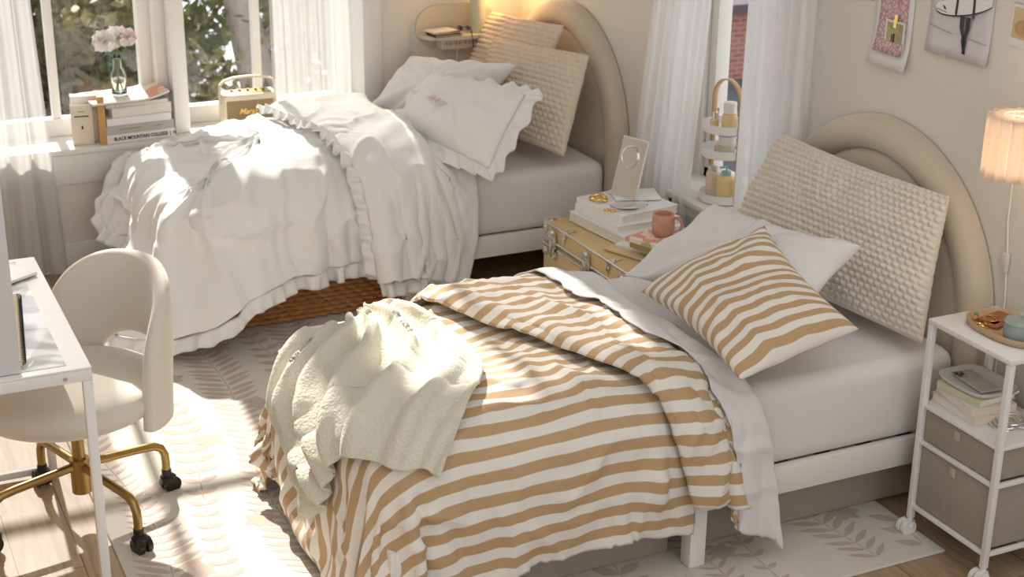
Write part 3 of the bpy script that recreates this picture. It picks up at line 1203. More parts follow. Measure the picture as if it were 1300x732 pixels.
# ------------------------------------------------------------------ under the beds
for (x0, x1, lab) in ((1.22, 2.00, 'greige fabric storage box under the striped bed, left of the middle leg'),
                      (2.10, 2.86, 'greige fabric storage box under the striped bed, right of the middle leg')):
    t = thing('storage_box', ((x0 + x1) / 2, 3.4, .01), lab, 'storage box', 'fabric boxes under the striped bed')
    MB().bx(x0, x1, 3.17, 3.75, .011, .15, bev=.006).build('body', BOXF, t)
    MB().bx(x0 - .004, x1 + .004, 3.164, 3.756, .118, .165, bev=.006).build('lid', BOXF, t)
    MB().bx(x0 + .05, x0 + .054, 3.160, 3.166, .118, .160).build('lid_seam', M('seam', (.2, .17, .14), .9), t)

WICK = M('rattan', (.42, .20, .07), .6, var=.3, vscale=30)
bk = thing('rattan_basket', (1.65, 5.5, .01), 'low brown woven basket under the white ruffled bed', 'basket')
wk = MB()
x0, x1, y0, y1 = 1.30, 2.02, 5.24, 5.75
wk.bx(x0 + .01, x1 - .01, y0 + .01, y1 - .01, .011, .15, bev=.02)
for row in range(7):
    z = .022 + row * .019
    pts = []
    per = [((x0, y0), (x1, y0)), ((x1, y0), (x1, y1)), ((x1, y1), (x0, y1)), ((x0, y1), (x0, y0))]
    for (a0, b0), (a1, b1) in per:
        L = math.hypot(a1 - a0, b1 - b0)
        k = int(L / .012)
        nx_, ny_ = (b1 - b0) / L, -(a1 - a0) / L
        for i in range(k):
            f = i / k
            o2 = .006 * math.sin(i * PI / 2 + row * PI / 2 * 2) + .002 * rr.random()
            pts.append((a0 + (a1 - a0) * f + nx_ * o2, b0 + (b1 - b0) * f + ny_ * o2, z + .002 * rr.random()))
    wk.tube(pts, .0098, 6, closed=True)
wk.build('woven_body', WICK, bk)
rim = MB()
rim.tube([(x0, y0, .158), (x1, y0, .158), (x1, y1, .158), (x0, y1, .158)], .012, 8, closed=True)
rim.build('rim', WICK, bk)

# ------------------------------------------------------------------ desk
DZ = .70
desk = thing('desk', (.2, 3.93, 0), 'white metal framed desk with glass inset top beside the swivel chair', 'desk')
DX0, DX1, DY0, DY1 = -.35, .537, 3.50, 4.37
MB().bx(DX0, DX1, DY0, DY1, DZ - .006, DZ, bev=.002).build('tabletop', WHITE_METAL, desk)
REFL_GLASS = M('painted_reflection_glass', (.62, .62, .63), .08, coat=1)  # cloudy reflections in the desk glass, painted into its colour
mb_ = REFL_GLASS.node_tree
n1 = node(REFL_GLASS, 'ShaderNodeTexNoise')
n1.inputs['Scale'].default_value = 4
n1.inputs['Distortion'].default_value = 2.5
n1.inputs['Detail'].default_value = 1
r1 = node(REFL_GLASS, 'ShaderNodeValToRGB')
r1.color_ramp.elements[0].position = .42
r1.color_ramp.elements[0].color = (.50, .50, .52, 1)
r1.color_ramp.elements[1].position = .56
r1.color_ramp.elements[1].color = (.86, .86, .86, 1)
tcx = node(REFL_GLASS, 'ShaderNodeTexCoord')
link(REFL_GLASS, tcx.outputs['Object'], n1.inputs[0])
link(REFL_GLASS, n1.outputs[0], r1.inputs[0])
link(REFL_GLASS, r1.outputs[0], mb_.nodes['Principled BSDF'].inputs['Base Color'])
MB().bx(DX0 + .06, DX1 - .055, DY0 + .03, DY1 - .03, DZ, DZ + .0025, bev=.001).build('glass_inset', REFL_GLASS, desk)
fr = MB()
for (a, b_, c, d) in ((DX0, DX1, DY0, DY0 + .022), (DX0, DX1, DY1 - .022, DY1), (DX1 - .022, DX1, DY0 + .022, DY1 - .022), (DX0, DX0 + .022, DY0 + .022, DY1 - .022)):
    fr.bx(a, b_, c, d, DZ - .036, DZ - .006, bev=.002)
fr.build('frame', WHITE_METAL, desk)
MB().bx(DX0 + .02, DX1 - .02, DY1 - .025, DY1 - .003, .012, .034, bev=.002).build('foot_bar', WHITE_METAL, desk)
for x in (DX0 + .012, DX1 - .012):
    for y in (DY0 + .012, DY1 - .012):
        MB().box((x, y, (DZ - .036) / 2 + .004), (.024, .024, DZ - .044), bev=.002).build('leg', WHITE_METAL, desk)
MB().cyl((DX1 - .065, DY0 - .003, DZ - .022), (DX1 - .065, DY0 + .002, DZ - .022), .005).build('screw', CHROME, desk)
hut = thing('desk_organizer', (.15, 3.6, DZ), 'tall pale grey panel of the organizer standing on the white desk', 'organizer')
MB().bx(-.25, .376, 3.52, 3.535, DZ + .0025, 1.42, bev=.003).build('side_panel', M('panel_white', (.66, .66, .66), .5), hut)
MB().bx(-.25, .335, 3.535, 3.72, DZ + .0025, DZ + .016).build('shelf', WHITE_METAL, hut)
MB().bx(-.25, -.235, 3.535, 3.72, DZ + .016, 1.42).build('side_panel', WHITE_METAL, hut)
nb_ = thing('spiral_notebook', (.41, 3.78, DZ), 'kraft covered spiral notebook lying on the desk', 'notebook')
rz_n = R(-6)
rotn = Matrix.Rotation(R(-7), 4, 'Z')
MB().box((.363, 3.80, DZ + .010), (.10, .47, .012), rot=rotn, bev=.001).build('pages', PAGES, nb_)
MB().box((.363, 3.80, DZ + .0175), (.105, .475, .002), rot=rotn).build('cover', M('kraft', (.45, .36, .22), .8), nb_)
sp_ = MB()
for i in range(42):
    c = Vector((.363, 3.80, DZ + .011)) + rotn.to_3x3() @ Vector((.052, -.23 + i * .0112, 0))
    sp_.tube([c + Vector((.008 * math.cos(t), .001 * t, .0085 * math.sin(t))) for t in np.linspace(0, 2 * PI, 9)], .0013, 5)
sp_.build('spiral_binding', BLACK, nb_)
lp = thing('closed_laptop', (.38, 4.16, DZ), 'white slim closed laptop at the far end of the desk', 'laptop')
rl = Matrix.Rotation(R(32), 4, 'Z')
MB().box((.36, 4.21, DZ + .009), (.26, .19, .009), rot=rl, bev=.002).build('lid', WHITE_METAL, lp)
MB().box((.36, 4.21, DZ + .0042), (.257, .187, .0032), rot=rl).build('base', M('laptop_grey', (.12, .12, .12), .4, .3), lp)
cu_ = MB()
cu_.lathe([(0, .0), (.03, 0), (.042, .03), (.045, .085), (.041, .085), (.036, .03), (0, .008)], (.335, 4.235, DZ + .0145))
cu = cu_.build('white_cup', WBOOK)
tag(cu, 'small white cup standing on the closed laptop', 'cup')

# ------------------------------------------------------------------ swivel chair
ch = thing('swivel_chair', (.56, 4.03, 0), 'cream velvet swivel chair with brass star base at the desk', 'chair')
cx, cy = .54, 3.99
seat = MB()
seat.lathe([(0, .372), (.18, .372), (.235, .385), (.262, .41), (.266, .435), (.252, .462), (.20, .475), (.1, .478), (0, .478)], (cx, cy, 0), 56, sx=1.0, sy=.98)
seat.build('seat', CHAIRV, ch, auto=None)
th0, half, rad = R(22), R(72), .262
bkm = MB()
NT = 72
rows = []


def sect(th, z):
    rr_ = rad + .03 * (z - .4)
    return Vector((cx + rr_ * math.cos(th), cy + rr_ * math.sin(th), z)), Vector((math.cos(th), math.sin(th), 0))


for i in range(NT + 1):
    t = PI * i / NT
    so_, co_ = math.sin(t), math.cos(t)
    zo = .36 + .405 * (max(0, so_) ** .62)
    tho = th0 - half * (abs(co_) ** .85) * (1 if co_ > 0 else -1)
    zi = .36 + .16 * (max(0, so_) ** .7)
    thi = th0 - half * .53 * (abs(co_) ** .8) * (1 if co_ > 0 else -1)
    ring = []
    K = 20
    for k in range(K):
        a = 2 * PI * k / K
        c_, s_ = math.cos(a), math.sin(a)
        f = .5 + .5 * abs(c_) ** .75 * (1 if c_ > 0 else -1)
        hgt = .026 * abs(s_) ** .6 * (1 if s_ > 0 else -1)
        th_ = thi + (tho - thi) * f
        z_ = zi + (zo - zi) * f
        p, nrm = sect(th_, z_)
        ring.append(p + nrm * (hgt + .004))
    rows.append(ring)
bkm.grid(rows, closed_u=True)
bkm.build('backrest', CHAIRV, ch, auto=None)
hubc = (.56, 4.03)
MB().cyl((*hubc, .095), (*hubc, .20), .028, n=28).cyl((*hubc, .19), (*hubc, .36), .018).build('gas_column', BRASS, ch)
MB().bx(.48, .64, 3.95, 4.11, .352, .374, bev=.006).build('seat_plate', BLACK, ch)
for ang in (16, 106, 196, 293):
    a = R(ang)
    d = Vector((math.cos(a), math.sin(a), 0))
    c0 = Vector((*hubc, 0))
    pts = [c0 + d * .01 + Vector((0, 0, .178))] + [c0 + d * r_ + Vector((0, 0, z_)) for r_, z_ in ((.1, .172), (.2, .165), (.235, .160), (.255, .148), (.266, .125), (.268, .1), (.268, .068))]
    lg = MB().tube(pts, .0125, 12, flat=1.0).build('leg', BRASS, ch)
    cp = c0 + d * .268
    side = Vector((-d.y, d.x, 0))
    cs_ = MB()
    cs_.cyl(cp + Vector((0, 0, .045)), cp + Vector((0, 0, .075)), .015)
    for s_ in (-1, 1):
        cs_.cyl(cp + d * .01 + side * s_ * .006 + Vector((0, 0, .027)), cp + d * .01 + side * s_ * .021 + Vector((0, 0, .027)), .026, n=24)
    cs_.lathe([(0, .0), (.024, .0), (.024, .02), (.015, .028), (0, .03)], cp + d * .004 + Vector((0, 0, .03)))
    cs_.build('caster', BLACK, lg)

# ------------------------------------------------------------------ trunk
tk = thing('footlocker', (2.66, 4.30, 0), 'tan storage trunk with chrome trim and latches between the beds', 'trunk')
TX0, TX1, TY0, TY1, TZ = 2.40, 2.825, 4.09, 4.775, .45
MB().bx(TX0, TX1, TY0, TY1, .0105, .372, bev=.006).build('body', TRUNK, tk)
MB().bx(TX0, TX1, TY0, TY1, .378, TZ, bev=.008).build('lid', TRUNK, tk)
e = MB()
r_ = .0055
for z in (TZ - .002, .387, .363):
    e.tube([(TX0 - .001, TY0, z), (TX0 - .001, TY1 + .001, z), (TX1, TY1 + .001, z), (TX1, TY0, z)], r_, 10, closed=True)
e.build('metal_edging', CHROME, tk)
for y in (TY1 - .095, 4.42, 4.16):
    f = MB()
    f.box((TX0 - .008, y, .398), (.008, .034, .06), bev=.003)
    f.box((TX0 - .016, y, .372), (.014, .022, .06), bev=.005)
    f.cyl((TX0 - .013, y, .424), (TX0 - .024, y, .424), .015)
    f.cyl((TX0 - .006, y - .012, .338), (TX0 - .018, y - .012, .338), .006)
    f.cyl((TX0 - .006, y + .012, .338), (TX0 - .018, y + .012, .338), .006)
    f.box((TX0 - .006, y, .342), (.006, .04, .03), bev=.002)
    f.build('latch', CHROME, tk)
for y in (4.60, 4.27):
    f = MB()
    f.poly([(TX0 + .002, y - .018, TZ + .0015), (TX0 + .05, y, TZ + .0015), (TX0 + .002, y + .018, TZ + .0015)], (0, 0, .002))
    f.poly([(TX0 - .004, y - .012, TZ), (TX0 - .004, y, TZ - .05), (TX0 - .004, y + .012, TZ)], (-.003, 0, 0))
    f.cyl((TX0 + .02, y, TZ + .003), (TX0 + .02, y, TZ + .007), .005)
    f.cyl((TX0 - .005, y, TZ - .025), (TX0 - .011, y, TZ - .025), .006)
    f.build('hinge_clasp', CHROME, tk)
for y in (TY0 + .02, TY1 - .02):
    for z in (.355, TZ):
        f = MB()
        f.box((TX0 - .003, y, z - .018), (.006, .036, .034), bev=.002)
        f.cyl((TX0 - .004, y, z - .02), (TX0 - .010, y, z - .02), .006)
        if z < .4:
            f.build('corner_guard', CHROME, tk)
    f.box((TX0 + .02, y, TZ + .001), (.04, .036, .004), bev=.001)
    f.cyl((TX0 + .024, y, TZ + .002), (TX0 + .024, y, TZ + .007), .005)
    f.build('corner_guard', CHROME, tk)


def book(c, size, rz, cover, label, group=None, spine='x-', name='book', over=.003, pages=PAGES, rot=None, th=.002):
    """closed book: two boards, a spine and a recessed block of pages; spine along local -x side (or y-)"""
    L, W, T = size
    rot = rot or Matrix.Rotation(rz, 4, 'Z')
    c = Vector(c)
    t = thing(name, c, label, 'book', group)
    t.location = c
    cv = MB()
    R3 = rot.to_3x3()

    def b(mb, off, s, bev=0):
        mb.box(c + R3 @ Vector(off), s, rot=rot, bev=bev)
    b(cv, (0, 0, th / 2), (L, W, th), .0005)
    b(cv, (0, 0, T - th / 2), (L, W, th), .0005)
    if spine == 'x-':
        b(cv, (-L / 2 + th / 2, 0, T / 2), (th, W, T - 2 * th))
        pb = ((th / 2 - over / 2, 0, T / 2), (L - th - over, W - 2 * over, T - 2 * th))
    else:
        b(cv, (0, -W / 2 + th / 2, T / 2), (L, th, T - 2 * th))
        pb = ((0, th / 2 - over / 2, T / 2), (L - 2 * over, W - th - over, T - 2 * th))
    cv.build('cover', cover, t)
    pg = MB()
    b(pg, *pb)
    pg.build('pages', pages, t, smooth=False)
    return t, rot


g = 'white books stacked on the trunk'
z = TZ + .004
for (L, W, T, c, r_, lab) in ((.27, .34, .035, (2.625, 4.565), 6, 'white book at the bottom of the stack on the tan trunk'),
                             (.26, .30, .026, (2.635, 4.575), 3, 'white book in the middle of the stack on the tan trunk'),
                             (.255, .27, .03, (2.64, 4.585), 9, 'white book on top of the trunk stack, carrying mirror and jewellery')):
    book((*c, z), (L, W, T), R(r_), WBOOK, lab, g, spine='x-' if T != .035 else 'y-')
    z += T + .0006
ZB = z
# mirror on a stand
mir = thing('table_mirror', (2.66, 4.62, ZB), 'small rectangular mirror with a round inset, standing on the stacked books', 'mirror')
mc = Vector((2.632, 4.60, ZB + .012))
ux = Vector((.035, -.115, 0)).normalized()
nrm = Vector((-.95, -.30, .28)).normalized()
uz = (nrm.cross(ux)) * -1
if uz.z < 0:
    uz = -uz
uz = (uz - ux * uz.dot(ux)).normalized()
nrm = ux.cross(uz)
if nrm.x > 0:
    nrm = -nrm
rm = Matrix((ux, uz, nrm)).transposed().to_4x4()
MIRR = M('mirror_glass', (.88, .88, .88), .03, 1)
H_, W_ = .215, .125
MB().box(mc + uz * H_ / 2, (W_, H_, .006), rot=rm, bev=.0025).build('frame', WBOOK, mir)
MB().box(mc + uz * H_ / 2 + nrm * .0035, (W_ - .006, H_ - .006, .001), rot=rm).build('glass', MIRR, mir)
cc = mc + uz * .145 - ux * .006 + nrm * .004
MB().cyl(cc, cc + nrm * .004, .038, n=40).build('round_magnifier', MIRR, mir)
MB().tube([cc + nrm * .004 + (ux * math.cos(t) + uz * math.sin(t)) * .038 for t in np.linspace(0, 2 * PI, 33)[:-1]], .0022, 8, closed=True).build('magnifier_rim', CHROME, mir)
MB().box(mc + Vector((.06, .02, -.006)), (.17, .13, .006), rz=R(-17), bev=.002).build('foot', WBOOK, mir)
br_ = MB().tube([Vector((2.545, 4.63, ZB + .008)) + Vector((.027 * math.cos(t), .033 * math.sin(t), .004 * math.sin(2 * t))) for t in np.linspace(0, 2 * PI, 30)[:-1]], .0065, 10, closed=True)
tag(br_.build('bracelet', GOLD), 'chunky gold bracelet on the white books on the trunk', 'bracelet')
for i, (x, y) in enumerate(((2.512, 4.508), (2.530, 4.492))):
    er = MB().tube([Vector((x, y, ZB + .0035)) + Vector((.009 * math.cos(t), .009 * math.sin(t), .0)) for t in np.linspace(0, 2 * PI, 18)[:-1]], .003, 8, closed=True)
    tag(er.build('hoop_earring', GOLD), ('tiny gold hoop earring on the trunk books, nearer the bracelet', 'tiny gold hoop earring on the trunk books, nearer the book corner')[i], 'earring', 'gold hoops on the trunk books')
ds_ = MB().lathe([(0, .0), (.03, .0), (.05, .006), (.065, .014), (.063, .016), (.048, .009), (.03, .004), (0, .004)], (2.60, 4.50, ZB), 32, sx=1.1, sy=.8)
tag(ds_.build('trinket_dish', ACR), 'clear glass trinket dish on the white books in front of the mirror', 'dish')
# papers, notebooks, mug
fz = TZ + .004
OLIVE = M('olive_cover', (.36, .30, .12), .7)
for (cxy, L, W, T, r_, col_, nm, lab) in (((2.57, 4.24), .15, .36, .006, 22, M('tan_card', (.70, .52, .31), .7), 'folder', 'tan paper folder on the trunk, lowest under the notepads'),
                                        ((2.60, 4.27), .12, .30, .010, 27, PAPER, 'notepad', 'white notepad with yellow tab on the trunk folder'),
                                        ((2.63, 4.28), .11, .28, .012, 16, OLIVE, 'notebook', 'olive green notebook lying under the pink books on the trunk')):
    t, rot = book((*cxy, fz), (L, W, T), R(r_), col_, lab, None, name=nm)
    t['category'] = nm
    if nm == 'notepad':
        MB().box(Vector((*cxy, fz + T + .0005)) + rot.to_3x3() @ Vector((-.01, .02, 0)), (.025, .14, .001), rot=rot).build('yellow_tab', M('yellow_tab', (.85, .62, .05), .6), t)
    fz += T + .0006
GILT = M('gilt_edges', (.45, .28, .06), .35, .8, bump=(120, .8, .003))
FLOR = M('floral_cover', (.75, .42, .34), .6)
bsf = FLOR.node_tree.nodes['Principled BSDF']
vf = node(FLOR, 'ShaderNodeTexVoronoi')
vf.inputs['Scale'].default_value = 38
rf = node(FLOR, 'ShaderNodeValToRGB')
rf.color_ramp.interpolation = 'CONSTANT'
ee = rf.color_ramp.elements
ee[0].color = (.80, .30, .27, 1)
ee[1].position = .4
ee[1].color = (.82, .70, .56, 1)
q = ee.new(.7)
q.color = (.50, .48, .20, 1)
tf = node(FLOR, 'ShaderNodeTexCoord')
link(FLOR, tf.outputs['Object'], vf.inputs[0])
link(FLOR, vf.outputs['Color'], rf.inputs[0])
link(FLOR, rf.outputs[0], bsf.inputs['Base Color'])
t, _ = book((2.565, 4.225, fz), (.115, .17, .022), R(14), OLIVE, 'small gilt edged book under the floral notebook on the trunk', None, pages=GILT)
fz += .0226
t, _ = book((2.56, 4.235, fz), (.12, .175, .016), R(18), FLOR, 'small pink floral notebook under the clay mug', None, pages=PAGES)
fz += .0166
mug = thing('mug', (2.60, 4.262, fz), 'pink speckled clay mug on the floral notebook', 'mug')
mg = MB()
mg.lathe([(0, 0), (.03, 0), (.037, .006), (.040, .03), (.039, .055), (.037, .076), (.034, .077), (.033, .07), (.034, .02), (.03, .008), (0, .006)], (2.60, 4.262, fz), 40)
mg.build('cup', TERRA, mug, auto=None)
MB().tube([(2.60 + .038 * math.cos(R(-50)) + math.cos(R(-50)) * a, 4.262 + .038 * math.sin(R(-50)) + math.sin(R(-50)) * a, fz + z_) for a, z_ in ((-.004, .064), (.012, .068), (.026, .058), (.029, .04), (.022, .022), (.008, .016), (-.003, .02))], .0055, 10).build('handle', TERRA, mug)
cb = MB().tube([(2.54 + .05 * t_, 4.12 + .03 * math.sin(t_ * 5), TZ + .009) for t_ in np.linspace(0, 2.4, 24)], .0035, 8)
tag(cb.build('charging_cable', CHROME), 'silver charging cable on the trunk beside the floral notebook', 'cable')
#==
# ------------------------------------------------------------------ curtains
SHEER = M('sheer_voile', (.86, .85, .82), .9)
sn = SHEER.node_tree
t1 = sn.nodes.new('ShaderNodeBsdfTransparent')
t2 = sn.nodes.new('ShaderNodeBsdfTranslucent')
t2.inputs[0].default_value = (.66, .66, .65, 1)
t3 = sn.nodes.new('ShaderNodeBsdfDiffuse')
t3.inputs[0].default_value = (.80, .79, .77, 1)
m1 = sn.nodes.new('ShaderNodeMixShader')
m1.inputs[0].default_value = .5
m2 = sn.nodes.new('ShaderNodeMixShader')
m2.inputs[0].default_value = .70
sn.links.new(t2.outputs[0], m1.inputs[1])
sn.links.new(t3.outputs[0], m1.inputs[2])
sn.links.new(t1.outputs[0], m2.inputs[1])
sn.links.new(m1.outputs[0], m2.inputs[2])
sn.links.new(m2.outputs[0], sn.nodes['Material Output'].inputs[0])


SHEER2 = SHEER.copy()
SHEER2.name = 'white_voile'
for n_ in SHEER2.node_tree.nodes:
    if n_.bl_idname == 'ShaderNodeBsdfTranslucent':
        n_.inputs[0].default_value = (.92, .92, .93, 1)
    if n_.bl_idname == 'ShaderNodeBsdfDiffuse':
        n_.inputs[0].default_value = (.90, .90, .90, 1)
    if n_.bl_idname == 'ShaderNodeMixShader' and abs(n_.inputs[0].default_value - .70) < .01:
        n_.inputs[0].default_value = .85


def curtain(label, pos, zt, zb, e0, e1, folds, amp, seed, sweep=0, mat=None):
    """pos(a, d): place along the wall and distance in front of it; e0/e1: edge position as a function of height"""
    NS, NZ = 150, 40
    P = []
    for j in range(NZ + 1):
        z = zb + (zt - zb) * j / NZ
        row = []
        for i in range(NS + 1):
            s = i / NS
            a = e0(z) * (1 - s) + e1(z) * s
            k = (zt - z) / (zt - zb)
            ph = s * folds * 2 * PI + 1.6 * nz(s * 4 + seed, z * .35) + .8 * nz(s * 9, z * .7 + seed)
            d = amp * (math.sin(ph) + .35 * math.sin(2.3 * ph + seed)) * (.6 + .5 * k) + sweep * k
            a2_ = a + .25 * amp * math.cos(ph)
            row.append((*pos(a2_, d), z))
        P.append(row)
    o = MB().grid(P).build('sheer_curtain', mat or SHEER, auto=None)
    return tag(o, label, 'curtain')


def lin(z0, v0, z1, v1):
    return lambda z: v0 + (v1 - v0) * (z - z0) / (z1 - z0)


curtain('white sheer curtain at the left edge, hanging to the floor beside the stacked sill books', lambda a, d: (a, 6.10 + d), 3.45, .02, lin(1.14, .30, 0, .22), lin(1.14, .835, 0, .875), 6, .022, 1)
curtain('white sheer curtain behind the white bed, beside the cream radio', lambda a, d: (a, 6.13 + d * .6), 3.45, .40, lin(1.1, 1.79, .6, 1.79), lin(1.1, 2.13, .6, 2.14), 5, .016, 5)
curtain('white sheer curtain right beside the farther velvet headboard, behind the mirror', lambda a, d: (2.875 + d, a), 2.75, .03, lin(1.2, 4.855, .68, 4.94), lin(1.28, 4.475, .48, 4.56), 6, .014, 9, mat=SHEER2)
curtain('white sheer curtain nearer the striped bed, right of the tiered caddy', lambda a, d: (2.855 + d, a), 2.75, .52, lin(1.3, 4.225, .6, 4.235), lin(1.37, 3.87, .6, 3.87), 5, .018, 13, mat=SHEER2)
for nm, p0, p1, lab in (('curtain_rod', (-.6, 6.10, 3.47), (2.35, 6.10, 3.47), 'white curtain rod above the window wall'), ('curtain_rod', (2.87, 3.75, 2.77), (2.87, 5.05, 2.77), 'white curtain rod above the side window')):
    o = MB().cyl(p0, p1, .012).build(nm, WHITE_METAL)
    tag(o, lab, 'curtain rod')

# ------------------------------------------------------------------ books on the window sill
SZ = .5225
KRAFT = M('orange_kraft', (.60, .33, .12), .7)
GREYC = M('warm_grey_cover', (.50, .47, .42), .6)
CREAMC = M('cream_cover', (.76, .66, .52), .7)
rx = Matrix.Rotation(R(5), 4, 'Z')


def upright(c, wx, dy, h, rz, cover, label, textured=None, pages=PAGES):
    t = thing('book', (c[0], c[1], SZ), label, 'book', 'books standing on the window sill')
    rot = Matrix.Rotation(rz, 4, 'Z')
    R3 = rot.to_3x3()
    cv = MB()
    c0 = Vector((c[0], c[1], SZ + h / 2 + .001))
    for s_ in (-1, 1):
        cv.box(c0 + R3 @ Vector((0, s_ * (dy / 2 - .001), 0)), (wx, .002, h), rot=rot, bev=.0005)
    cv.box(c0 + R3 @ Vector((-wx / 2 + .001, 0, 0)), (.002, dy - .004, h), rot=rot)
    cv.build('cover', cover, t)
    MB().box(c0 + R3 @ Vector((.0, 0, 0)), (wx - .006, dy - .0045, h - .006), rot=rot).build('pages', pages, t, smooth=False)
    return t, c0, R3


# a cream paperback facing the room, thin edge at right, with a thick white book and an orange one behind it
t, c0, R3 = upright((1.005, 6.205), .085, .022, .165, R(-8), CREAMC, 'small cream paperback standing on the sill facing the room')
fx = R3 @ Vector((1, 0, 0))
of = c0 + R3 @ Vector((-.028, -.0115, .035))
MB().box(c0 + R3 @ Vector((0, -.0113, .036)), (.056, .001, .005), rot=Matrix.Rotation(R(-8), 4, 'Z')).build('cover_title', DARK, t, smooth=False)
MB().box(c0 + R3 @ Vector((0, -.0113, .056)), (.026, .001, .002), rot=Matrix.Rotation(R(-8), 4, 'Z')).build('cover_line', DARK, t, smooth=False)
MB().lathe([(0, 0), (.004, 0), (.004, .0006), (0, .0006)], c0 + R3 @ Vector((0, -.012, -.01)), 20, axis=R3 @ Vector((0, -1, 0)), sy=2).build('cover_emblem', DARK, t)
t, c0, R3 = upright((1.035, 6.262), .12, .05, .192, R(-8), WBOOK, 'thick white topped book standing behind the cream paperback on the sill')
t, c0, R3 = upright((1.085, 6.225), .028, .13, .20, R(-6), KRAFT, 'orange kraft book standing against the stacked books on the sill')
sz = SZ + .001
g2 = 'books stacked on the window sill'
bx0 = 1.225
specs = [(.29, .20, .036, WBOOK, 'white book with bold black spine title BLACK MOUNTAIN COLLEGE, bottom of the sill stack', 5),
         (.285, .20, .036, GREYC, 'warm grey book second from the bottom of the sill stack', 5),
         (.27, .20, .030, WBOOK, 'white book third from the bottom of the sill stack', 5),
         (.255, .19, .040, PAPER, 'thick ivory book fourth from the bottom of the sill stack', 7),
         (.26, .19, .018, M('pale_cover', (.74, .72, .70), .5), 'thin pale book just under the magazine on the sill stack', 3)]
for i, (L, W, T, mt_, lab, a) in enumerate(specs):
    t, rot = book((bx0 + (.0, .0, -.002, .012, .0)[i], 6.275, sz), (L, W, T), R(a), mt_, lab, g2, spine='y-' if i in (0, 1, 2) else 'x-')
    if i == 0:
        R3 = rot.to_3x3()
        text_mesh('BLACK MOUNTAIN COLLEGE  |  N', .0205, Vector((bx0, 6.275, sz)) + R3 @ Vector((-L / 2 + .032, -W / 2 - .0005, .0105)), R3 @ Vector((1, 0, 0)), (0, 0, 1), DARK, t, 'spine_title', bold=.0006, sx=.83)
        MB().tube([Vector((bx0, 6.275, sz)) + R3 @ Vector((-L / 2 + .018 + .006 * math.cos(q_), -W / 2 - .0006, .018 + .007 * math.sin(q_))) for q_ in np.linspace(0, 2 * PI, 15)[:-1]], .0007, 5, closed=True).build('spine_emblem', GREYC, t)
    if i == 1:
        R3 = rot.to_3x3()
        for q0, q1 in ((-.09, .0), (.06, .09)):
            MB().box(Vector((bx0, 6.275, sz)) + R3 @ Vector(((q0 + q1) / 2, -W / 2 - .0004, .019)), (q1 - q0, .0008, .004), rot=rot).build('spine_title', M('grey_ink', (.30, .28, .25), .6), t, smooth=False)
    sz += T + .0006
# magazine with a curling right end
mz = thing('magazine', (1.2, 6.27, sz), 'open topped magazine with coral print curling up at its right end, under the flower vase', 'magazine')
MAGP = M('magazine_print', (.84, .76, .58), .35)
vm = node(MAGP, 'ShaderNodeTexNoise')
vm.inputs['Scale'].default_value = 14
vm.inputs['Detail'].default_value = 1
rmx = node(MAGP, 'ShaderNodeValToRGB')
e_ = rmx.color_ramp.elements
e_[0].position = .42
e_[0].color = (.88, .82, .66, 1)
e_[1].position = .62
e_[1].color = (.82, .36, .25, 1)
q = e_.new(.55)
q.color = (.86, .76, .58, 1)
tm = node(MAGP, 'ShaderNodeTexCoord')
link(MAGP, tm.outputs['Object'], vm.inputs[0])
link(MAGP, vm.outputs[0], rmx.inputs[0])
link(MAGP, rmx.outputs[0], MAGP.node_tree.nodes['Principled BSDF'].inputs['Base Color'])


def curled(zoff, th, nm, mt_, x0_=-.17, x1_=.15, shrink=0):
    P = []
    for side in (0, 1):
        pass
    g_ = MB()
    top, bot = [], []
    for j in range(9):
        rt_, rb_ = [], []
        for i in range(25):
            a = x0_ + (x1_ - x0_) * i / 24
            b_ = -.11 + shrink + (.22 - 2 * shrink) * j / 8
            lift = .9 * max(0, a - .03) ** 1.7
            p = Vector((1.205, 6.275, sz + .001 + zoff)) + rx.to_3x3() @ Vector((a, b_, lift))
            rt_.append(p + Vector((0, 0, th)))
            rb_.append(p)
        top.append(rt_)
        bot.append(rb_)
    g_.grid(top)
    g_.grid(bot)
    g_.grid([top[0], bot[0]])
    g_.grid([top[-1], bot[-1]])
    g_.grid([[r[0] for r in top], [r[0] for r in bot]])
    g_.grid([[r[-1] for r in top], [r[-1] for r in bot]])
    bmesh.ops.remove_doubles(g_.bm, verts=g_.bm.verts, dist=1e-6)
    return g_.build(nm, mt_, mz)


curled(0, .002, 'back_cover', M('dark_cover', (.06, .06, .07), .4), x1_=.16)
curled(.002, .008, 'pages', PAGES)
curled(.010, .001, 'front_cover', MAGP)
vz = sz + .0122
vs = thing('flower_vase', (1.178, 6.27, vz), 'clear glass bottle vase with water on the magazine by the window', 'vase')
MB().lathe([(0, 0), (.029, 0), (.032, .005), (.032, .075), (.028, .095), (.0185, .115), (.017, .15), (.0195, .166), (.0175, .166), (.0155, .15), (.0165, .115), (.026, .093), (.0295, .075), (.0295, .008), (0, .006)], (1.178, 6.27, vz), 36).build('glass', GLASS, vs, auto=None)
WATER = M('water', (.95, .95, .85), .0, trans=1, ior=1.33)
MB().lathe([(0, .0065), (.0285, .0085), (.0285, .07), (0, .07)], (1.178, 6.27, vz), 30).build('water', WATER, vs, auto=60)
PETAL = M('ivory_petals', (.90, .86, .80), .7, subs=.3)
PETAL2 = M('blush_petals', (.88, .76, .70), .7, subs=.3)
STEM = M('green_stem', (.18, .30, .06), .5)
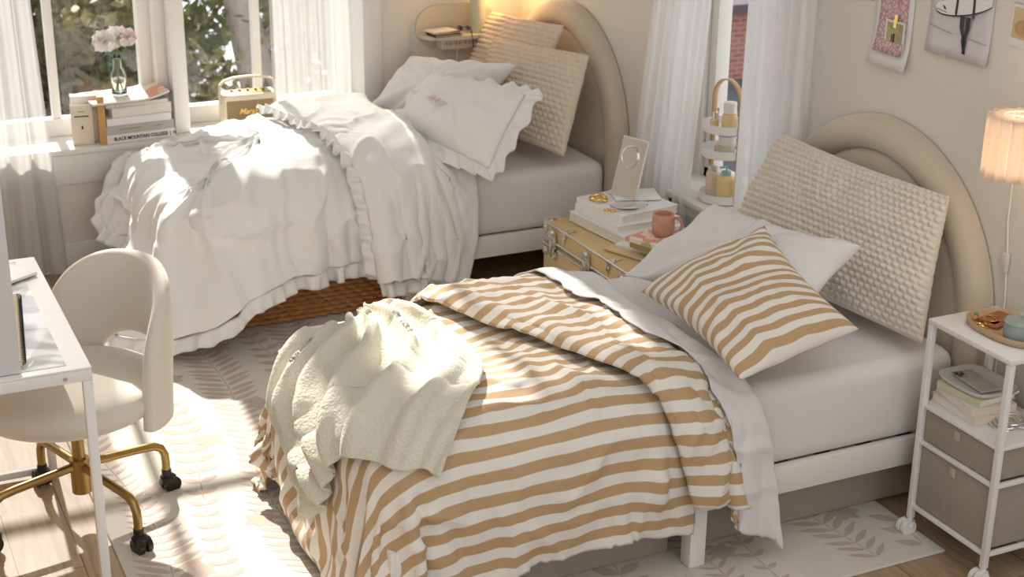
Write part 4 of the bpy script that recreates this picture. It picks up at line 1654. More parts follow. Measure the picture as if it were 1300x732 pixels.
for i, (fx_, fy, fz_, r_, pm, lab) in enumerate(((1.130, 6.255, .925, .042, PETAL, 'ivory peony leaning left out of the glass bottle vase'),
                                              (1.192, 6.290, .932, .040, PETAL, 'ivory peony in the middle of the vase, behind the blush bloom'),
                                              (1.222, 6.245, .938, .034, PETAL2, 'blush peony on the right of the glass bottle vase'))):
    fl = thing('peony', (fx_, fy, vz), lab, 'flower', 'peonies in the vase')
    stt = Vector((1.178 + (fx_ - 1.178) * -.25, 6.27, vz + .010))
    stm = [stt, Vector((1.178, 6.27, vz + .08)), Vector((1.178 + (fx_ - 1.178) * .2, 6.27 + (fy - 6.27) * .2, vz + .15)), Vector((fx_ * .8 + 1.178 * .2, fy, fz_ - .04)), Vector((fx_, fy, fz_ - .01))]
    MB().tube(stm, .0028, 8).build('stem', STEM, fl)
    rp_ = random.Random(i)
    pt = MB()
    c = Vector((fx_, fy, fz_))
    for ring, (n_, R_, sz_) in enumerate(((1, .0, .8), (6, .35, .8), (9, .65, .9), (11, .9, .95))):
        for k in range(n_):
            for vv in ((-.3, .35, .9) if ring == 3 else (0, .7) if ring else (0,)):
                th_ = 2 * PI * k / n_ + rp_.random() * .7 + vv
                d = Vector((math.cos(th_) * R_, math.sin(th_) * R_, vv * .9 + .25 - .3 * R_ + (.6 if ring == 0 else 0)))
                if d.length > 1:
                    d.normalize()
                dn = d.normalized()
                ax1 = dn.cross(Vector((0, 0, 1)) + Vector((.01, 0, 0))).normalized()
                ax2 = dn.cross(ax1)
                P = []
                for a in range(5):
                    row = []
                    for b_ in range(5):
                        u, v = (a / 4 - .5) * 2, (b_ / 4 - .5) * 2
                        s_ = sz_ * r_ * (.50 + .25 * rp_.random())
                        cup = (-.35 + .75 * (k % 2)) * (u * u + v * v) * .7 + .22 * math.sin(5 * u + k) * abs(v)
                        row.append(c + d * r_ * .8 + ax1 * u * s_ * (1 - .25 * v * v) + ax2 * v * s_ * (1 - .25 * u * u) + dn * cup * s_)
                    P.append(row)
                pt.grid(P)
    pt.build('bloom', pm, fl, auto=None, fixn=False)
    if i == 0:
        lf = MB()
        for (dx, dz, a) in ((-.018, .035, 2.6), (-.012, .03, 3.6)):
            P = []
            for k in range(6):
                f = k / 5
                wd = .009 * math.sin(PI * f) + .0004
                q0 = Vector((fx_ + .03 + dx * f * 2.2, fy - .008, vz + .165 + .02 * math.sin(f * 3) * (1 if a < 3 else -1.6)))
                P.append([q0 + Vector((0, 0, wd)), q0 + Vector((0, -.004, 0)), q0 - Vector((0, 0, wd))])
            lf.grid(P)
        lf.build('leaves', M('blue_green_leaf', (.10, .28, .20), .5), fl, auto=None, fixn=False)

# ------------------------------------------------------------------ radio speaker
SPC = M('cream_tolex', (.72, .62, .46), .55, bump=(200, .2))
GRILLE = M('khaki_grille', (.30, .215, .11), .7, bump=(500, .5, .001))
spx, spy = 1.715, 6.255
sk = thing('radio_speaker', (spx, spy, SZ), 'cream and khaki Marshall speaker with a strap handle on the window sill', 'speaker')
sk['label'] = 'cream and khaki portable speaker with a strap handle on the window sill'
rs = Matrix.Rotation(R(-2), 4, 'Z')
S3 = rs.to_3x3()
sc0 = Vector((spx, spy, SZ + .001))
MB().box(sc0 + Vector((0, 0, .072)), (.235, .115, .144), rot=rs, bev=.008, seg=3).build('cabinet', SPC, sk)
MB().box(sc0 + S3 @ Vector((0, -.0575, .064)), (.214, .004, .112), rot=rs, bev=.001).build('grille', GRILLE, sk)
text_mesh('Marshall', .034, sc0 + S3 @ Vector((-.055, -.060, .062)), S3 @ Vector((1, 0, 0)), (0, 0, 1), GOLD, sk, 'logo', shear=.35, ext=.001, bold=.0004, sx=.95)
MB().box(sc0 + Vector((0, 0, .1455)), (.19, .07, .003), rot=rs, bev=.001).build('control_panel', BRASS, sk)
for k in range(5):
    MB().cyl(sc0 + S3 @ Vector((-.07 + k * .035, 0, .147)), sc0 + S3 @ Vector((-.07 + k * .035, 0, .157)), .006).build('knob', BRASS, sk)
hp = [sc0 + S3 @ Vector((x, 0, z)) for x, z in ((-.122, .10), (-.122, .15), (-.118, .18), (-.10, .197), (-.06, .207), (0, .210), (.06, .207), (.10, .197), (.118, .18), (.122, .15), (.122, .10))]
MB().tube(hp, .006, 8, flat=2.0).build('handle', SPC, sk)

# ------------------------------------------------------------------ wall shelf in the corner
BEIGE = M('beige_lacquer', (.66, .58, .46), .5)
ws = thing('wall_shelf', (2.65, Y_W, .87), 'beige oval wall shelf with power outlets above the white bed', 'shelf')
pts = []
for k in range(41):
    a = PI / 2 + PI * k / 40
    pts.append((2.545 + .095 * math.cos(a), Y_W - .001, .90 + .095 * math.sin(a)))
for k in range(41):
    a = -PI / 2 + PI * k / 40
    pts.append((2.735 + .095 * math.cos(a), Y_W - .001, .90 + .095 * math.sin(a)))
MB().poly(pts, (0, -.012, 0)).build('back_plate', BEIGE, ws)
pts = [(2.46, Y_W - .013, .862)] + [(2.64 + .18 * math.cos(a), Y_W - .013 - .125 * math.sin(a) ** .6, .862) for a in np.linspace(PI - .001, .001, 40)] + [(2.82, Y_W - .013, .862)]
MB().poly(pts, (0, 0, .016)).build('board', BEIGE, ws)
ob = MB().bx(2.54, 2.725, Y_W - .095, Y_W - .013, .812, .862, bev=.008, seg=3)
o = ob.build('outlet_box', BEIGE, ws)
for k in range(3):
    x = 2.572 + k * .045
    MB().bx(x - .012, x - .009, Y_W - .0965, Y_W - .094, .835, .845).bx(x + .005, x + .008, Y_W - .0965, Y_W - .094, .835, .845).build('socket', DARK, o)
MB().tube([(2.635, Y_W - .05, .815), (2.635, Y_W - .03, .74), (2.632, Y_W - .012, .68), (2.63, Y_W - .012, .2)], .004, 8).build('power_cord', WHITE_METAL, ws)
hz = .8785
for (cxy, L, W, T, r_, mt_, lab) in (((2.555, 6.085), .13, .09, .008, 4, DARK, 'black notebook at the bottom of the wall shelf pile'),
                                  ((2.55, 6.088), .125, .085, .007, 8, LEATHER, 'brown notebook between black and white ones on the wall shelf'),
                                  ((2.54, 6.09), .12, .085, .007, 12, PAPER, 'white notebook on top of the wall shelf pile')):
    t, _ = book((*cxy, hz), (L, W, T), R(r_), mt_, lab, 'notebooks on the wall shelf', name='notebook')
    t['category'] = 'notebook'
    hz += T + .0006
sg = thing('sunglasses', (2.63, 6.06, hz), 'dark sunglasses lying across the notebooks on the wall shelf', 'sunglasses')
SG = M('navy_frame', (.02, .02, .06), .2)
for k in (0, 1):
    c = Vector((2.615 + k * .03, 6.05 - k * .012, hz + .008))
    MB().lathe([(0, 0), (.013, .0), (.013, .002), (0, .002)], c, 20, axis=(.3, -.8, .5)).build('lens', SG, sg)
MB().tube([(2.60, 6.055, hz + .012), (2.66, 6.035, hz + .012), (2.665, 6.03, .87), (2.668, 6.027, .825)], .002, 6).build('temple_arm', SG, sg)
tl = thing('table_lamp', (2.715, 6.09, .879), 'lamp with pale green cylinder body on the corner wall shelf', 'lamp')
MB().cyl((2.715, 6.09, .879), (2.715, 6.09, 1.16), .034, n=36).build('lamp_body', M('pale_green_ceramic', (.56, .58, .42), .4), tl)
MB().lathe([(.09, 1.16), (.075, 1.32), (.073, 1.32), (.088, 1.16)], (2.715, 6.09, 0), 40).build('lamp_shade', PAPER, tl, auto=None)
MB().lathe([(0, 1.16), (.012, 1.165), (.022, 1.20), (.02, 1.225), (0, 1.235)], (2.715, 6.09, 0), 20).build('bulb', M('warm_bulb', (1, .8, .5), .5, emit=(1, .6, .25, 8)), tl)


def point(loc, e, col_, r_=.02):
    d = bpy.data.lights.new('lamp_light', 'POINT')
    d.energy = e
    d.color = col_
    d.shadow_soft_size = r_
    o = bpy.data.objects.new('lamp_light', d)
    COL.objects.link(o)
    o.location = loc
    return o


point((2.78, 6.03, 1.13), 3.0, (1, .55, .22), .03)

# ------------------------------------------------------------------ tiered caddy
cd = thing('tiered_caddy', (3.0, 4.515, .53), 'white three tier caddy with a bamboo hoop handle on the side window sill', 'caddy')
CX_, CY_ = 2.995, 4.505
for z, nm in ((.532, 'tray'), (.700, 'tray'), (.792, 'tray')):
    MB().lathe([(0, z), (.084, z), (.087, z + .003), (.087, z + .032), (.084, z + .032), (.083, z + .006), (0, z + .005)], (CX_, CY_, 0), 44).build(nm, WBOOK, cd)
hd = []
for k in range(31):
    a = PI * k / 30
    hd.append((CX_, CY_ + .0905 * math.cos(a), .895 + .085 * math.sin(a)))
P = []
for off in (-.010, .010):
    P.append([(CX_ + off, CY_ + .0905, .54)] + [(CX_ + off, p[1], p[2]) for p in hd] + [(CX_ + off, CY_ - .0905, .54)])
hb = MB().grid(P).build('handle', BAMBOO, cd, auto=None)
hb.modifiers.new('t', 'SOLIDIFY').thickness = .004
AMB = M('amber_liquid', (.95, .76, .40), .08, trans=.2, ior=1.4)
PEACH = M('peach_liquid', (.93, .74, .60), .1, trans=.2, ior=1.4)
FROST = M('frosted_glass', (.85, .88, .82), .25, trans=.5)
TEAL = M('teal_pump', (.30, .48, .46), .4)


def bottle(nm, x, y, z, r_, h_, body, cap, lab, ch_=.02, cr=None, pump=False, label_c=None):
    t = thing(nm, (x, y, z), lab, 'bottle')
    MB().lathe([(0, 0), (r_ * .92, 0), (r_, .004), (r_, h_ * .86), (r_ * .8, h_ * .95), (r_ * .45, h_), (0, h_)], (x, y, z), 28).build('body', body, t)
    cr = cr or r_ * .5
    MB().lathe([(0, h_), (cr, h_), (cr, h_ + ch_), (cr * .8, h_ + ch_ + .002), (0, h_ + ch_ + .002)], (x, y, z), 24).build('cap', cap, t)
    if pump:
        MB().cyl((x, y, z + h_ + ch_), (x, y, z + h_ + ch_ + .014), .003).box((x - .01, y + .004, z + h_ + ch_ + .016), (.03, .01, .007), bev=.002).build('pump_head', cap, t)
    if label_c:
        P = [[(x + (r_ + .0006) * math.cos(a), y + (r_ + .0006) * math.sin(a), z + zz) for a in np.linspace(PI * .85, PI * 1.6, 16)] for zz in (h_ * .25, h_ * .7)]
        MB().grid(P).build('paper_label', label_c, t, auto=None)
    return t


b0 = .5378
bt = bottle('pump_bottle', CX_ - .012, CY_ - .035, b0, .036, .098, AMB, TEAL, 'amber bottle with teal pump on the bottom tier of the caddy', ch_=.012, pump=True)
text_mesh('OLEA', .008, (CX_ - .012 - .0345, CY_ - .020, b0 + .078), (.55, -.83, 0), (0, 0, 1), DARK, bt, 'brand_text')
bottle('tube_bottle', CX_ - .022, CY_ + .040, b0, .024, .10, PEACH, FROST, 'peach toned bottle at the back of the bottom caddy tier', ch_=.01, cr=.018)
jr = thing('cream_jar', (CX_ - .01, CY_ - .012, .7065), 'frosted cream jar with gold lid on the middle caddy tier', 'jar')
MB().lathe([(0, 0), (.033, 0), (.036, .004), (.036, .022), (0, .022)], (CX_ - .012, CY_ - .012, .7065), 30).build('body', FROST, jr)
MB().lathe([(0, .022), (.037, .022), (.037, .034), (.035, .036), (0, .036)], (CX_ - .012, CY_ - .012, .7065), 30).build('lid', M('champagne_lid', (.75, .65, .45), .4, .3), jr)
tb3 = thing('white_tub', (CX_, CY_ - .03, .7430), 'white tub stacked on the cream jar lid in the caddy', 'jar')
MB().lathe([(0, 0), (.028, 0), (.03, .003), (.032, .028), (0, .028)], (CX_ - .008, CY_ - .022, .7430), 30).build('body', WBOOK, tb3)
MB().lathe([(0, .028), (.033, .028), (.033, .036), (0, .036)], (CX_ - .008, CY_ - .022, .7430), 30).build('lid', WBOOK, tb3)
b2_ = .7978
bottle('toner_bottle', CX_ - .01, CY_ - .030, b2_, .027, .066, AMB, WBOOK, 'amber bottle with tall white cap on the top caddy tier', ch_=.038, cr=.024)
bottle('dropper_bottle', CX_ - .03, CY_ + .036, b2_, .016, .034, AMB, SILVER, 'short bottle with silver cap on the left of the top caddy tier', ch_=.022, cr=.009)
bottle('pink_bottle', CX_ + .022, CY_ + .0, b2_, .017, .07, PEACH, M('pink_cap', (.8, .5, .42), .4), 'slim pink capped bottle behind the tall white capped one', ch_=.025, cr=.014)
mb_r = MB().tube([(CX_ - .035, CY_ + .005, b2_ + .004), (CX_ - .03, CY_ + .015, b2_ + .06)], .002, 8).tube([(CX_ - .03, CY_ + .015, b2_ + .06), (CX_ - .0285, CY_ + .018, b2_ + .075)], [.0025, .005], 8)
tag(mb_r.build('makeup_brush', BAMBOO), 'small makeup brush leaning on the top caddy tier', 'brush')

# ------------------------------------------------------------------ rolling cart
ct = thing('rolling_cart', (2.81, 2.84, 0), 'white metal rolling cart with two fabric drawers beside the striped bed', 'cart')
AX0, AX1, AY0, AY1, AZ = 2.688, 2.925, 2.678, 3.0, .664
MB().bx(AX0 - .001, AX1 + .001, AY0 - .001, AY1 + .001, AZ - .016, AZ, bev=.004).build('top', WHITE_METAL, ct)
MB().bx(AX0 + .002, AX1 - .002, AY0 + .002, AY1 - .002, .402, .413, bev=.002).build('shelf', WHITE_METAL, ct)
for x in (AX0 + .009, AX1 - .009):
    for y in (AY0 + .009, AY1 - .009):
        lg = MB().bx(x - .009, x + .009, y - .009, y + .009, .052, AZ - .016, bev=.002).build('leg', WHITE_METAL, ct)
        cs = MB()
        cs.cyl((x, y, .04), (x, y, .055), .008)
        for s_ in (-1, 1):
            cs.cyl((x - .012, y + s_ * .003, .024), (x - .012, y + s_ * .017, .024), .0235, n=24)
        cs.lathe([(0, .0), (.02, 0), (.018, .012), (0, .014)], (x - .004, y, .03))
        cs.build('caster', WHITE_METAL, lg)
for z in (.2965, .0915):
    fr = MB()
    for x in (AX0 + .009, AX1 - .009):
        fr.bx(x - .006, x + .006, AY0 + .016, AY1 - .016, z - .006, z + .006, bev=.001)
    for y in (AY0 + .009, AY1 - .009):
        fr.bx(AX0 + .004, AX1 - .004, y - .006, y + .006, z - .006, z + .006, bev=.001)
    fr.build('crossbars', WHITE_METAL, ct)
for z0, z1 in ((.303, .396), (.098, .284)):
    d = MB().bx(AX0 + .012, AX1 - .012, AY0 + .020, AY1 - .020, z0, z1, bev=.005)
    dd = d.build('drawer', BOXF, ct)
    MB().bx(AX0 + .006, AX0 + .012, 2.835, 2.857, z1 - .035, z1 - .008, bev=.002).build('pull_tab', M('tab_fabric', (.50, .44, .36), .9), dd)
# tray and what it holds
ty = thing('wooden_tray', (2.815, 2.85, AZ), 'oval oak tray on top of the white rolling cart', 'tray')
tp = MB()


def stad(rx_, ry_, k=48, p=2.6):
    out = []
    for i in range(k):
        a = 2 * PI * i / k
        c_, s_ = math.cos(a), math.sin(a)
        out.append((math.copysign(abs(c_) ** (2 / p), c_) * rx_, math.copysign(abs(s_) ** (2 / p), s_) * ry_))
    return out


TCX, TCY = 2.822, 2.832
prof = [(0, .001), (.9, .001), (.97, .004), (1, .02), (.985, .022), (.955, .020), (.93, .009), (.9, .007), (0, .007)]
rings = []
for s_, z in prof:
    rings.append([(TCX + x * max(s_, .001), TCY + y * max(s_, .001), AZ + z) for x, y in stad(.088, .128)])
tp.grid(rings, closed_u=True)
tp.build('tray_body', OAK, ty, auto=None)
JX, JY = 2.795, 2.770
jz = AZ + .0078
jj = thing('lidded_jar', (JX, JY, jz), 'ribbed grey green glass jar with knobbed lid on the oak tray', 'jar')
rb = MB()
rows = []
for r_, z in ((.036, 0), (.041, .004), (.042, .012), (.042, .042), (.04, .046)):
    rows.append([(JX + (r_ + (.0008 if 0 < z < .045 else 0) * math.cos(a * 60)) * math.cos(a), JY + (r_ + (.0008 if 0 < z < .045 else 0) * math.cos(a * 60)) * math.sin(a), jz + z) for a in np.linspace(0, 2 * PI, 241)[:-1]])
rb.grid(rows, closed_u=True)
rb.poly(rows[0][::-1])
rb.build('body', TEALG, jj, auto=60)
MB().lathe([(0, .046), (.043, .046), (.044, .05), (.040, .055), (.02, .060), (0, .061)], (JX, JY, jz), 40).build('lid', TEALG, jj)
MB().lathe([(0, .06), (.006, .06), (.0045, .068), (.008, .075), (.006, .08), (0, .081)], (JX, JY, jz), 20).build('lid_knob', GLASS, jj)
lc = MB().box((2.835, 2.90, jz + .004), (.10, .06, .007), rz=R(12), bev=.002).box((2.80, 2.865, jz + .004), (.045, .035, .007), rz=R(20), bev=.002)
tag(lc.build('leather_case', LEATHER), 'tan leather case lying on the oak tray behind the jar', 'case')
rg_ = thing('ring', (2.775, 2.918, jz), 'gold ring with green stone on the oak tray', 'ring')
MB().tube([(2.775 + .009 * math.cos(a), 2.918, jz + .0115 + .009 * math.sin(a)) for a in np.linspace(0, 2 * PI, 22)[:-1]], .0022, 8, closed=True).build('band', GOLD, rg_)
MB().lathe([(0, -.004), (.006, -.002), (.007, .001), (.004, .004), (0, .0045)], (2.775, 2.914, jz + .022), 10).build('stone', M('green_stone', (.10, .28, .12), .1, coat=1), rg_)
for i, (x, y) in enumerate(((2.758, 2.883), (2.752, 2.866), (2.770, 2.872))):
    e = MB().tube([(x + .009 * math.cos(a), y + .008 * math.sin(a), jz + .0032 + .002 * math.sin(a)) for a in np.linspace(0, 2 * PI, 18)[:-1]], .003, 8, closed=True)
    tag(e.build('earring', GOLD), ('gold hoop earring on the oak tray, nearest the ring', 'gold hoop earring on the oak tray, nearest the tray rim', 'gold hoop earring on the oak tray, nearest the leather case')[i], 'earring', 'gold earrings on the oak tray')
chn = MB().tube([(2.80 + .035 * math.cos(t_ * 1.3) * (1 - t_ * .08), 2.895 + .022 * math.sin(t_ * 1.9), jz + .0095) for t_ in np.linspace(0, 7, 60)], .0016, 6)
tag(chn.build('chain_necklace', GOLD), 'fine gold chain necklace on the leather case', 'necklace')
# shelf of the cart
bz = .4135
g3 = 'books on the cart shelf'
for (L, W, T, r_, lab) in ((.145, .19, .024, -4, 'lower cream book on the cart shelf'), (.14, .18, .024, -9, 'middle cream book on the cart shelf'), (.135, .16, .02, 4, 'upper cream book on the cart shelf, under the phone tray')):
    book((2.795, 2.90, bz), (L, W, T), R(r_), CREAMC if T != .02 else M('green_cream', (.62, .62, .42), .6), lab, g3, spine='y-' if T == .024 else 'x-', pages=PAPER)
    bz += T + .0006
pt_ = thing('phone_tray', (2.80, 2.92, bz), 'white rounded tray on the books in the rolling cart', 'tray')
rings = []
for s_, z in [(0, .001), (.85, .001), (.93, .004), (1, .016), (.985, .017), (.90, .008), (.84, .006), (0, .006)]:
    rings.append([(2.80 + x * max(s_, .001), 2.905 + y * max(s_, .001), bz + z) for x, y in stad(.078, .098, 48, 4)])
MB().grid(rings, closed_u=True).build('tray_body', CERAM, pt_, auto=None)
phn = thing('phone', (2.80, 2.90, bz + .007), 'silver phone with triple camera lying face down in the white tray', 'phone')
pr = Matrix.Rotation(R(-6), 4, 'Z')
MB().box((2.795, 2.905, bz + .0115), (.066, .14, .008), rot=pr, bev=.0035, seg=3).build('body', M('silver_phone', (.55, .54, .52), .25, .5), phn)
cmod = MB().box((2.778, 2.950, bz + .0162), (.030, .032, .002), rot=pr, bev=.0009).build('camera_bump', M('phone_glass', (.42, .41, .40), .2, .5), phn)
for dx, dy in ((-.007, .008), (-.007, -.008), (.007, 0)):
    MB().cyl((2.778 + dx, 2.95 + dy, bz + .017), (2.778 + dx, 2.95 + dy, bz + .0195), .0058).build('lens', BLACK, cmod)
wr_ = MB().tube([(2.83 + .02 * math.cos(t_), 2.80 + .04 * math.sin(t_) - t_ * .004, .4195 + max(0, bz - .405) * max(0, 1 - t_ / 2.4)) for t_ in np.linspace(0, 7, 50)], .0028, 8)
tag(wr_.build('charging_cable', WHITE_METAL), 'white charging cable drooping from the phone tray to the cart shelf', 'cable')
for k in range(3):
    tl_ = .35 * k
    o = MB().tube([(2.792 + .010 * k + (.030) * math.cos(a), 2.785 - .004 * k + .034 * math.sin(a), .4175 + k * .0075 + .004 * math.sin(a + k)) for a in np.linspace(0, 2 * PI, 30)[:-1]], .0035, 8, closed=True)
    tag(o.build('bangle', SILVER), ('silver bangle lying lowest on the cart shelf', 'silver bangle in the middle of the pile on the cart shelf', 'silver bangle topmost of the pile on the cart shelf')[k], 'bangle', 'silver bangles on the cart shelf')

# ------------------------------------------------------------------ pleated wall lamp
LX, LY, LZ0, LZ1, LR = 2.822, 2.880, 1.085, 1.245, .088
SHADE = M('cream_shade', (.85, .77, .67), .8)
sh_ = SHADE.node_tree
tn = sh_.nodes.new('ShaderNodeBsdfTranslucent')
tn.inputs[0].default_value = (.95, .86, .78, 1)
mm_ = sh_.nodes.new('ShaderNodeMixShader')
mm_.inputs[0].default_value = .55
sh_.links.new(sh_.nodes['Principled BSDF'].outputs[0], mm_.inputs[1])
sh_.links.new(tn.outputs[0], mm_.inputs[2])
sh_.links.new(mm_.outputs[0], sh_.nodes['Material Output'].inputs[0])
wlamp = thing('wall_lamp', (X_W, LY, 1.15), 'glowing pleated cream wall lamp beside the striped bed', 'lamp')
rows = []
for z in np.linspace(LZ0, LZ1, 8):
    rows.append([(LX + (LR - .014 + .022 * abs(math.sin(a * 8))) * math.cos(a), LY + (LR - .014 + .022 * abs(math.sin(a * 8))) * math.sin(a), z) for a in np.linspace(0, 2 * PI, 217)[:-1]])
s_o = MB().grid(rows, closed_u=True).build('lamp_shade', SHADE, wlamp, auto=None)
s_o.modifiers.new('t', 'SOLIDIFY').thickness = .002
MB().lathe([(.052, LZ1 - .004), (LR - .010, LZ1 - .004), (LR - .010, LZ1 - .001), (.052, LZ1 - .001), (.052, LZ1 - .004)], (LX, LY, 0), 60).build('shade_ring', SHADE, wlamp)
fr = MB().cyl((LX, LY, LZ1 - .05), (LX, LY, LZ1 + .012), .004).cyl((LX, LY, 1.165), (X_W - .003, LY, 1.165), .006).cyl((X_W - .02, LY, 1.165), (X_W - .002, LY, 1.165), .03)
for k in range(3):
    a = k * 2 * PI / 3
    fr.cyl((LX, LY, LZ1 - .003), (LX + .06 * math.cos(a), LY + .06 * math.sin(a), LZ1 - .003), .0015)
fr.build('bracket', WHITE_METAL, wlamp)
MB().lathe([(0, 0), (.012, .003), (.02, .02), (.018, .045), (.010, .055), (0, .056)], (LX, LY, 1.14), 20).build('bulb', M('bulb_glass', (1, .85, .6), .5, emit=(1, .75, .45, 4)), wlamp)
cdm = MB().tube([(X_W - .006, 2.90, 1.15), (X_W - .006, 2.98, 1.10), (X_W - .006, 3.03, 1.04), (X_W - .006, 3.028, .90), (X_W - .006, 3.012, .80), (X_W - .006, 3.01, .76), (X_W - .006, 3.0, .68), (X_W - .006, 3.0, .15)], .003, 8)
cdo = cdm.build('cord', WHITE_METAL, wlamp)
MB().bx(X_W - .018, X_W - .004, 3.002, 3.024, .755, .81, bev=.003).build('switch', M('clear_switch', (.70, .66, .60), .3), cdo)
for dz in (-.045, .04):
    point((LX, LY, 1.18 + dz * 1.4), .48, (1, .80, .60), .02)

# ------------------------------------------------------------------ pictures on the wall
XP = X_W - .0015
PINK = M('mauve_paper', (.52, .40, .40), .8)
PINKP = M('pink_doodle_print', (.62, .38, .40), .7)
vp = node(PINKP, 'ShaderNodeTexVoronoi', feature='DISTANCE_TO_EDGE')
vp.inputs['Scale'].default_value = 62
rp2 = node(PINKP, 'ShaderNodeValToRGB')
rp2.color_ramp.elements[0].position = .05
rp2.color_ramp.elements[0].color = (.48, .24, .30, 1)
rp2.color_ramp.elements[1].position = .12
rp2.color_ramp.elements[1].color = (.68, .50, .50, 1)
tp2 = node(PINKP, 'ShaderNodeTexCoord')
link(PINKP, tp2.outputs['Object'], vp.inputs[0])
link(PINKP, vp.outputs[0], rp2.inputs[0])
link(PINKP, rp2.outputs[0], PINKP.node_tree.nodes['Principled BSDF'].inputs['Base Color'])
PPAPER = M('print_paper', (.78, .75, .72), .7)


def flat(mb, y0, y1, z0, z1, x=XP, t=.001, rot=0):
    mb.box((x - t / 2, (y0 + y1) / 2, (z0 + z1) / 2), (t, abs(y1 - y0), z1 - z0), rot=Matrix.Rotation(R(rot), 4, 'X'))
    return mb


o = flat(MB(), 3.70, 3.80, 1.392, 1.62, rot=-2).build('paper_card', PINK, smooth=False)
tag(o, 'plain mauve card pinned highest at left on the headboard wall', 'card')
pr_ = thing('art_print', (XP, 3.59, 1.4), 'white bordered print with pink squiggle pattern on the headboard wall', 'print')


def curlsheet(nm, y0, y1, z0, z1, mt_, par, x=XP, curl=.018, th=.0012):
    P = []
    for j in range(15):
        z = z0 + (z1 - z0) * j / 14
        row = []
        for i in range(9):
            y = y0 + (y1 - y0) * i / 8
            c_ = curl * max(0, 1 - (z - z0) / .12) ** 2
            row.append((x - .001 - c_, y, z))
        P.append(row)
    ob_ = MB().grid(P).build(nm, mt_, par, auto=None)
    s = ob_.modifiers.new('t', 'SOLIDIFY')
    s.thickness = th
    return ob_


curlsheet('paper_sheet', 3.510, 3.685, 1.214, 1.62, PPAPER, pr_)
curlsheet('pattern', 3.533, 3.66, 1.255, 1.59, PINKP, pr_, x=XP - .0015)
SEPIA = M('faded_photo', (.40, .33, .16), .3, var=.6, vscale=45)
po = thing('polaroid', (XP, 3.59, 1.33), 'small instant photo taped onto the pink patterned print', 'photo')
flat(MB(), 3.530, 3.618, 1.260, 1.356, x=XP - .011, t=.0012).build('border', PPAPER, po, smooth=False)
flat(MB(), 3.538, 3.610, 1.286, 1.349, x=XP - .0124, t=.0006).build('picture', SEPIA, po, smooth=False)
fg = MB()
flat(fg, 3.572, 3.579, 1.292, 1.318, x=XP - .0131, t=.0004)
flat(fg, 3.582, 3.587, 1.292, 1.314, x=XP - .0131, t=.0004)
fg.build('figures', DARK, po, smooth=False)
flat(MB(), 3.566, 3.580, 1.335, 1.375, x=XP - .0135, t=.0006, rot=8).build('gold_tape', GOLD, po, smooth=False)
# surfer photograph
sf = thing('surfer_photo', (XP, 3.31, 1.5), 'black and white photo of a person holding a surfboard, on the headboard wall', 'photo')
PHOTO = M('grey_photo', (.64, .61, .64), .5, var=.05, vscale=5)
curlsheet('photo_sheet', 3.183, 3.440, 1.295, 1.72, PHOTO, sf, curl=.008)
FIG = M('dark_grey_figure', (.04, .04, .045), .6, var=.4, vscale=60)
BRD = M('surfboard_white', (.80, .80, .82), .5)


def shape(pts, nm, mt_, par, x, t=.0004):
    return MB().poly([(x, y, z) for y, z in pts], (-t, 0, 0)).build(nm, mt_, par, smooth=False)


XF = XP - .0035
XC = XF - .005
for (ya, yb, yc_) in ((3.296, 3.286, 3.281), (3.272, 3.277, 3.276)):
    shape([(y_q, 1.314 + (z_q - 1.314) * .75) for y_q, z_q in [(ya + .0095, 1.452), (ya + .0085, 1.41), (yb + .006, 1.375), (yb + .0065, 1.36), (yc_ + .003, 1.325), (yc_ + .005, 1.316), (yc_ - .005, 1.314), (yc_ - .003, 1.33), (yb - .0055, 1.36), (yb - .005, 1.378), (ya - .0075, 1.41), (ya - .0085, 1.452)]], 'figure', FIG, sf, XC)
th_ = R(-14)
ell = [(3.29 + .125 * math.cos(a) * math.cos(th_) - .030 * math.sin(a) * math.sin(th_), 1.454 + .125 * math.cos(a) * math.sin(th_) * -1 * -1 + .030 * math.sin(a) * math.cos(th_)) for a in np.linspace(0, 2 * PI, 48)[:-1]]
ell = [(y, z) for y, z in ell if 3.185 < y < 3.438]
shape(ell, 'surfboard', BRD, sf, XC)
shape([(3.29 + (y - 3.29) * 1.0, 1.452 + (z - 1.454) * 1.03 - .0012) for y, z in ell], 'board_outline', FIG, sf, XC + .0006)
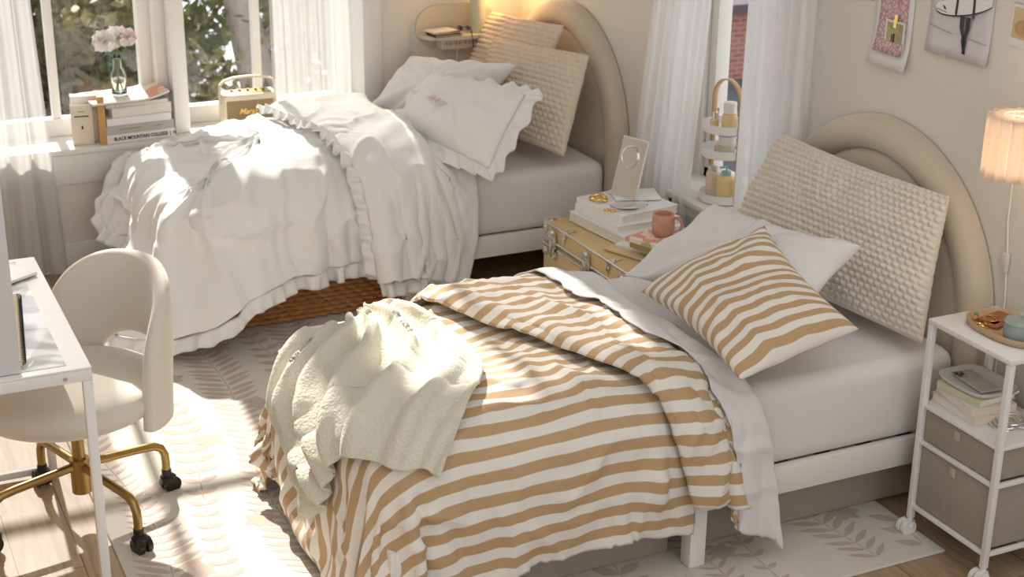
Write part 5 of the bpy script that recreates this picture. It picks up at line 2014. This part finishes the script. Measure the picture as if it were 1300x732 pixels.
for s_ in (-1, 1):
    yy = 3.284 + s_ * .0
    shape([(3.288 - s_ * .016, 1.56), (3.288 - s_ * .028, 1.49), (3.288 - s_ * .031, 1.422), (3.288 - s_ * .035, 1.412), (3.288 - s_ * .040, 1.422), (3.288 - s_ * .037, 1.49), (3.288 - s_ * .028, 1.56)][::s_], 'arm', FIG, sf, XC - .0012)
shape([(3.308, 1.475), (3.306, 1.60), (3.270, 1.60), (3.268, 1.475)], 'torso', FIG, sf, XC - .0006)
for (y_, z_) in ((3.388, 1.452), (3.372, 1.430)):
    shape([(y_ + .010, z_ + .006), (y_, z_ + .004), (y_ - .008, z_ - .004), (y_ + .001, z_ - .004)], 'board_fin', FIG, sf, XC - .0012)
ln = MB()
for (ya, za, yb, zb_) in ((3.43, 1.375, 3.33, 1.362), (3.27, 1.362, 3.19, 1.356), (3.42, 1.425, 3.36, 1.418)):
    ln.poly([(XC, ya, za), (XC, yb, zb_), (XC, yb, zb_ - .0018), (XC, ya, za - .0018)], (-.0004, 0, 0))
ln.build('sand_lines', M('soft_grey_line', (.30, .29, .31), .6), sf, smooth=False)
SUNS = M('sunset_photo', (.45, .28, .12), .3, var=.7, vscale=25)
for i, (y0, z0, lab) in enumerate(((3.015, 1.372, 'instant photo of a dark palm against a golden sky, above the wall lamp'), (3.005, 1.49, 'instant photo highest at right, above the golden palm photo'))):
    po = thing('polaroid', (XP, y0, z0), lab, 'photo', 'instant photos above the wall lamp')
    flat(MB(), y0, y0 + .10, z0, z0 + .112, x=XP - .001, t=.0012, rot=2).build('border', PPAPER, po, smooth=False)
    flat(MB(), y0 + .008, y0 + .092, z0 + .022, z0 + .104, x=XP - .0024, t=.0006, rot=2).build('picture', M('golden_sky', (.62, .48, .25), .3), po, smooth=False)
    if i == 0:
        MB().lathe([(0, 0), (.032, 0), (.032, .0005), (0, .0005)], (XP - .0034, y0 + .05, z0 + .052), 20, axis=(-1, 0, 0), sy=.7).build('palm_silhouette', SUNS, po)
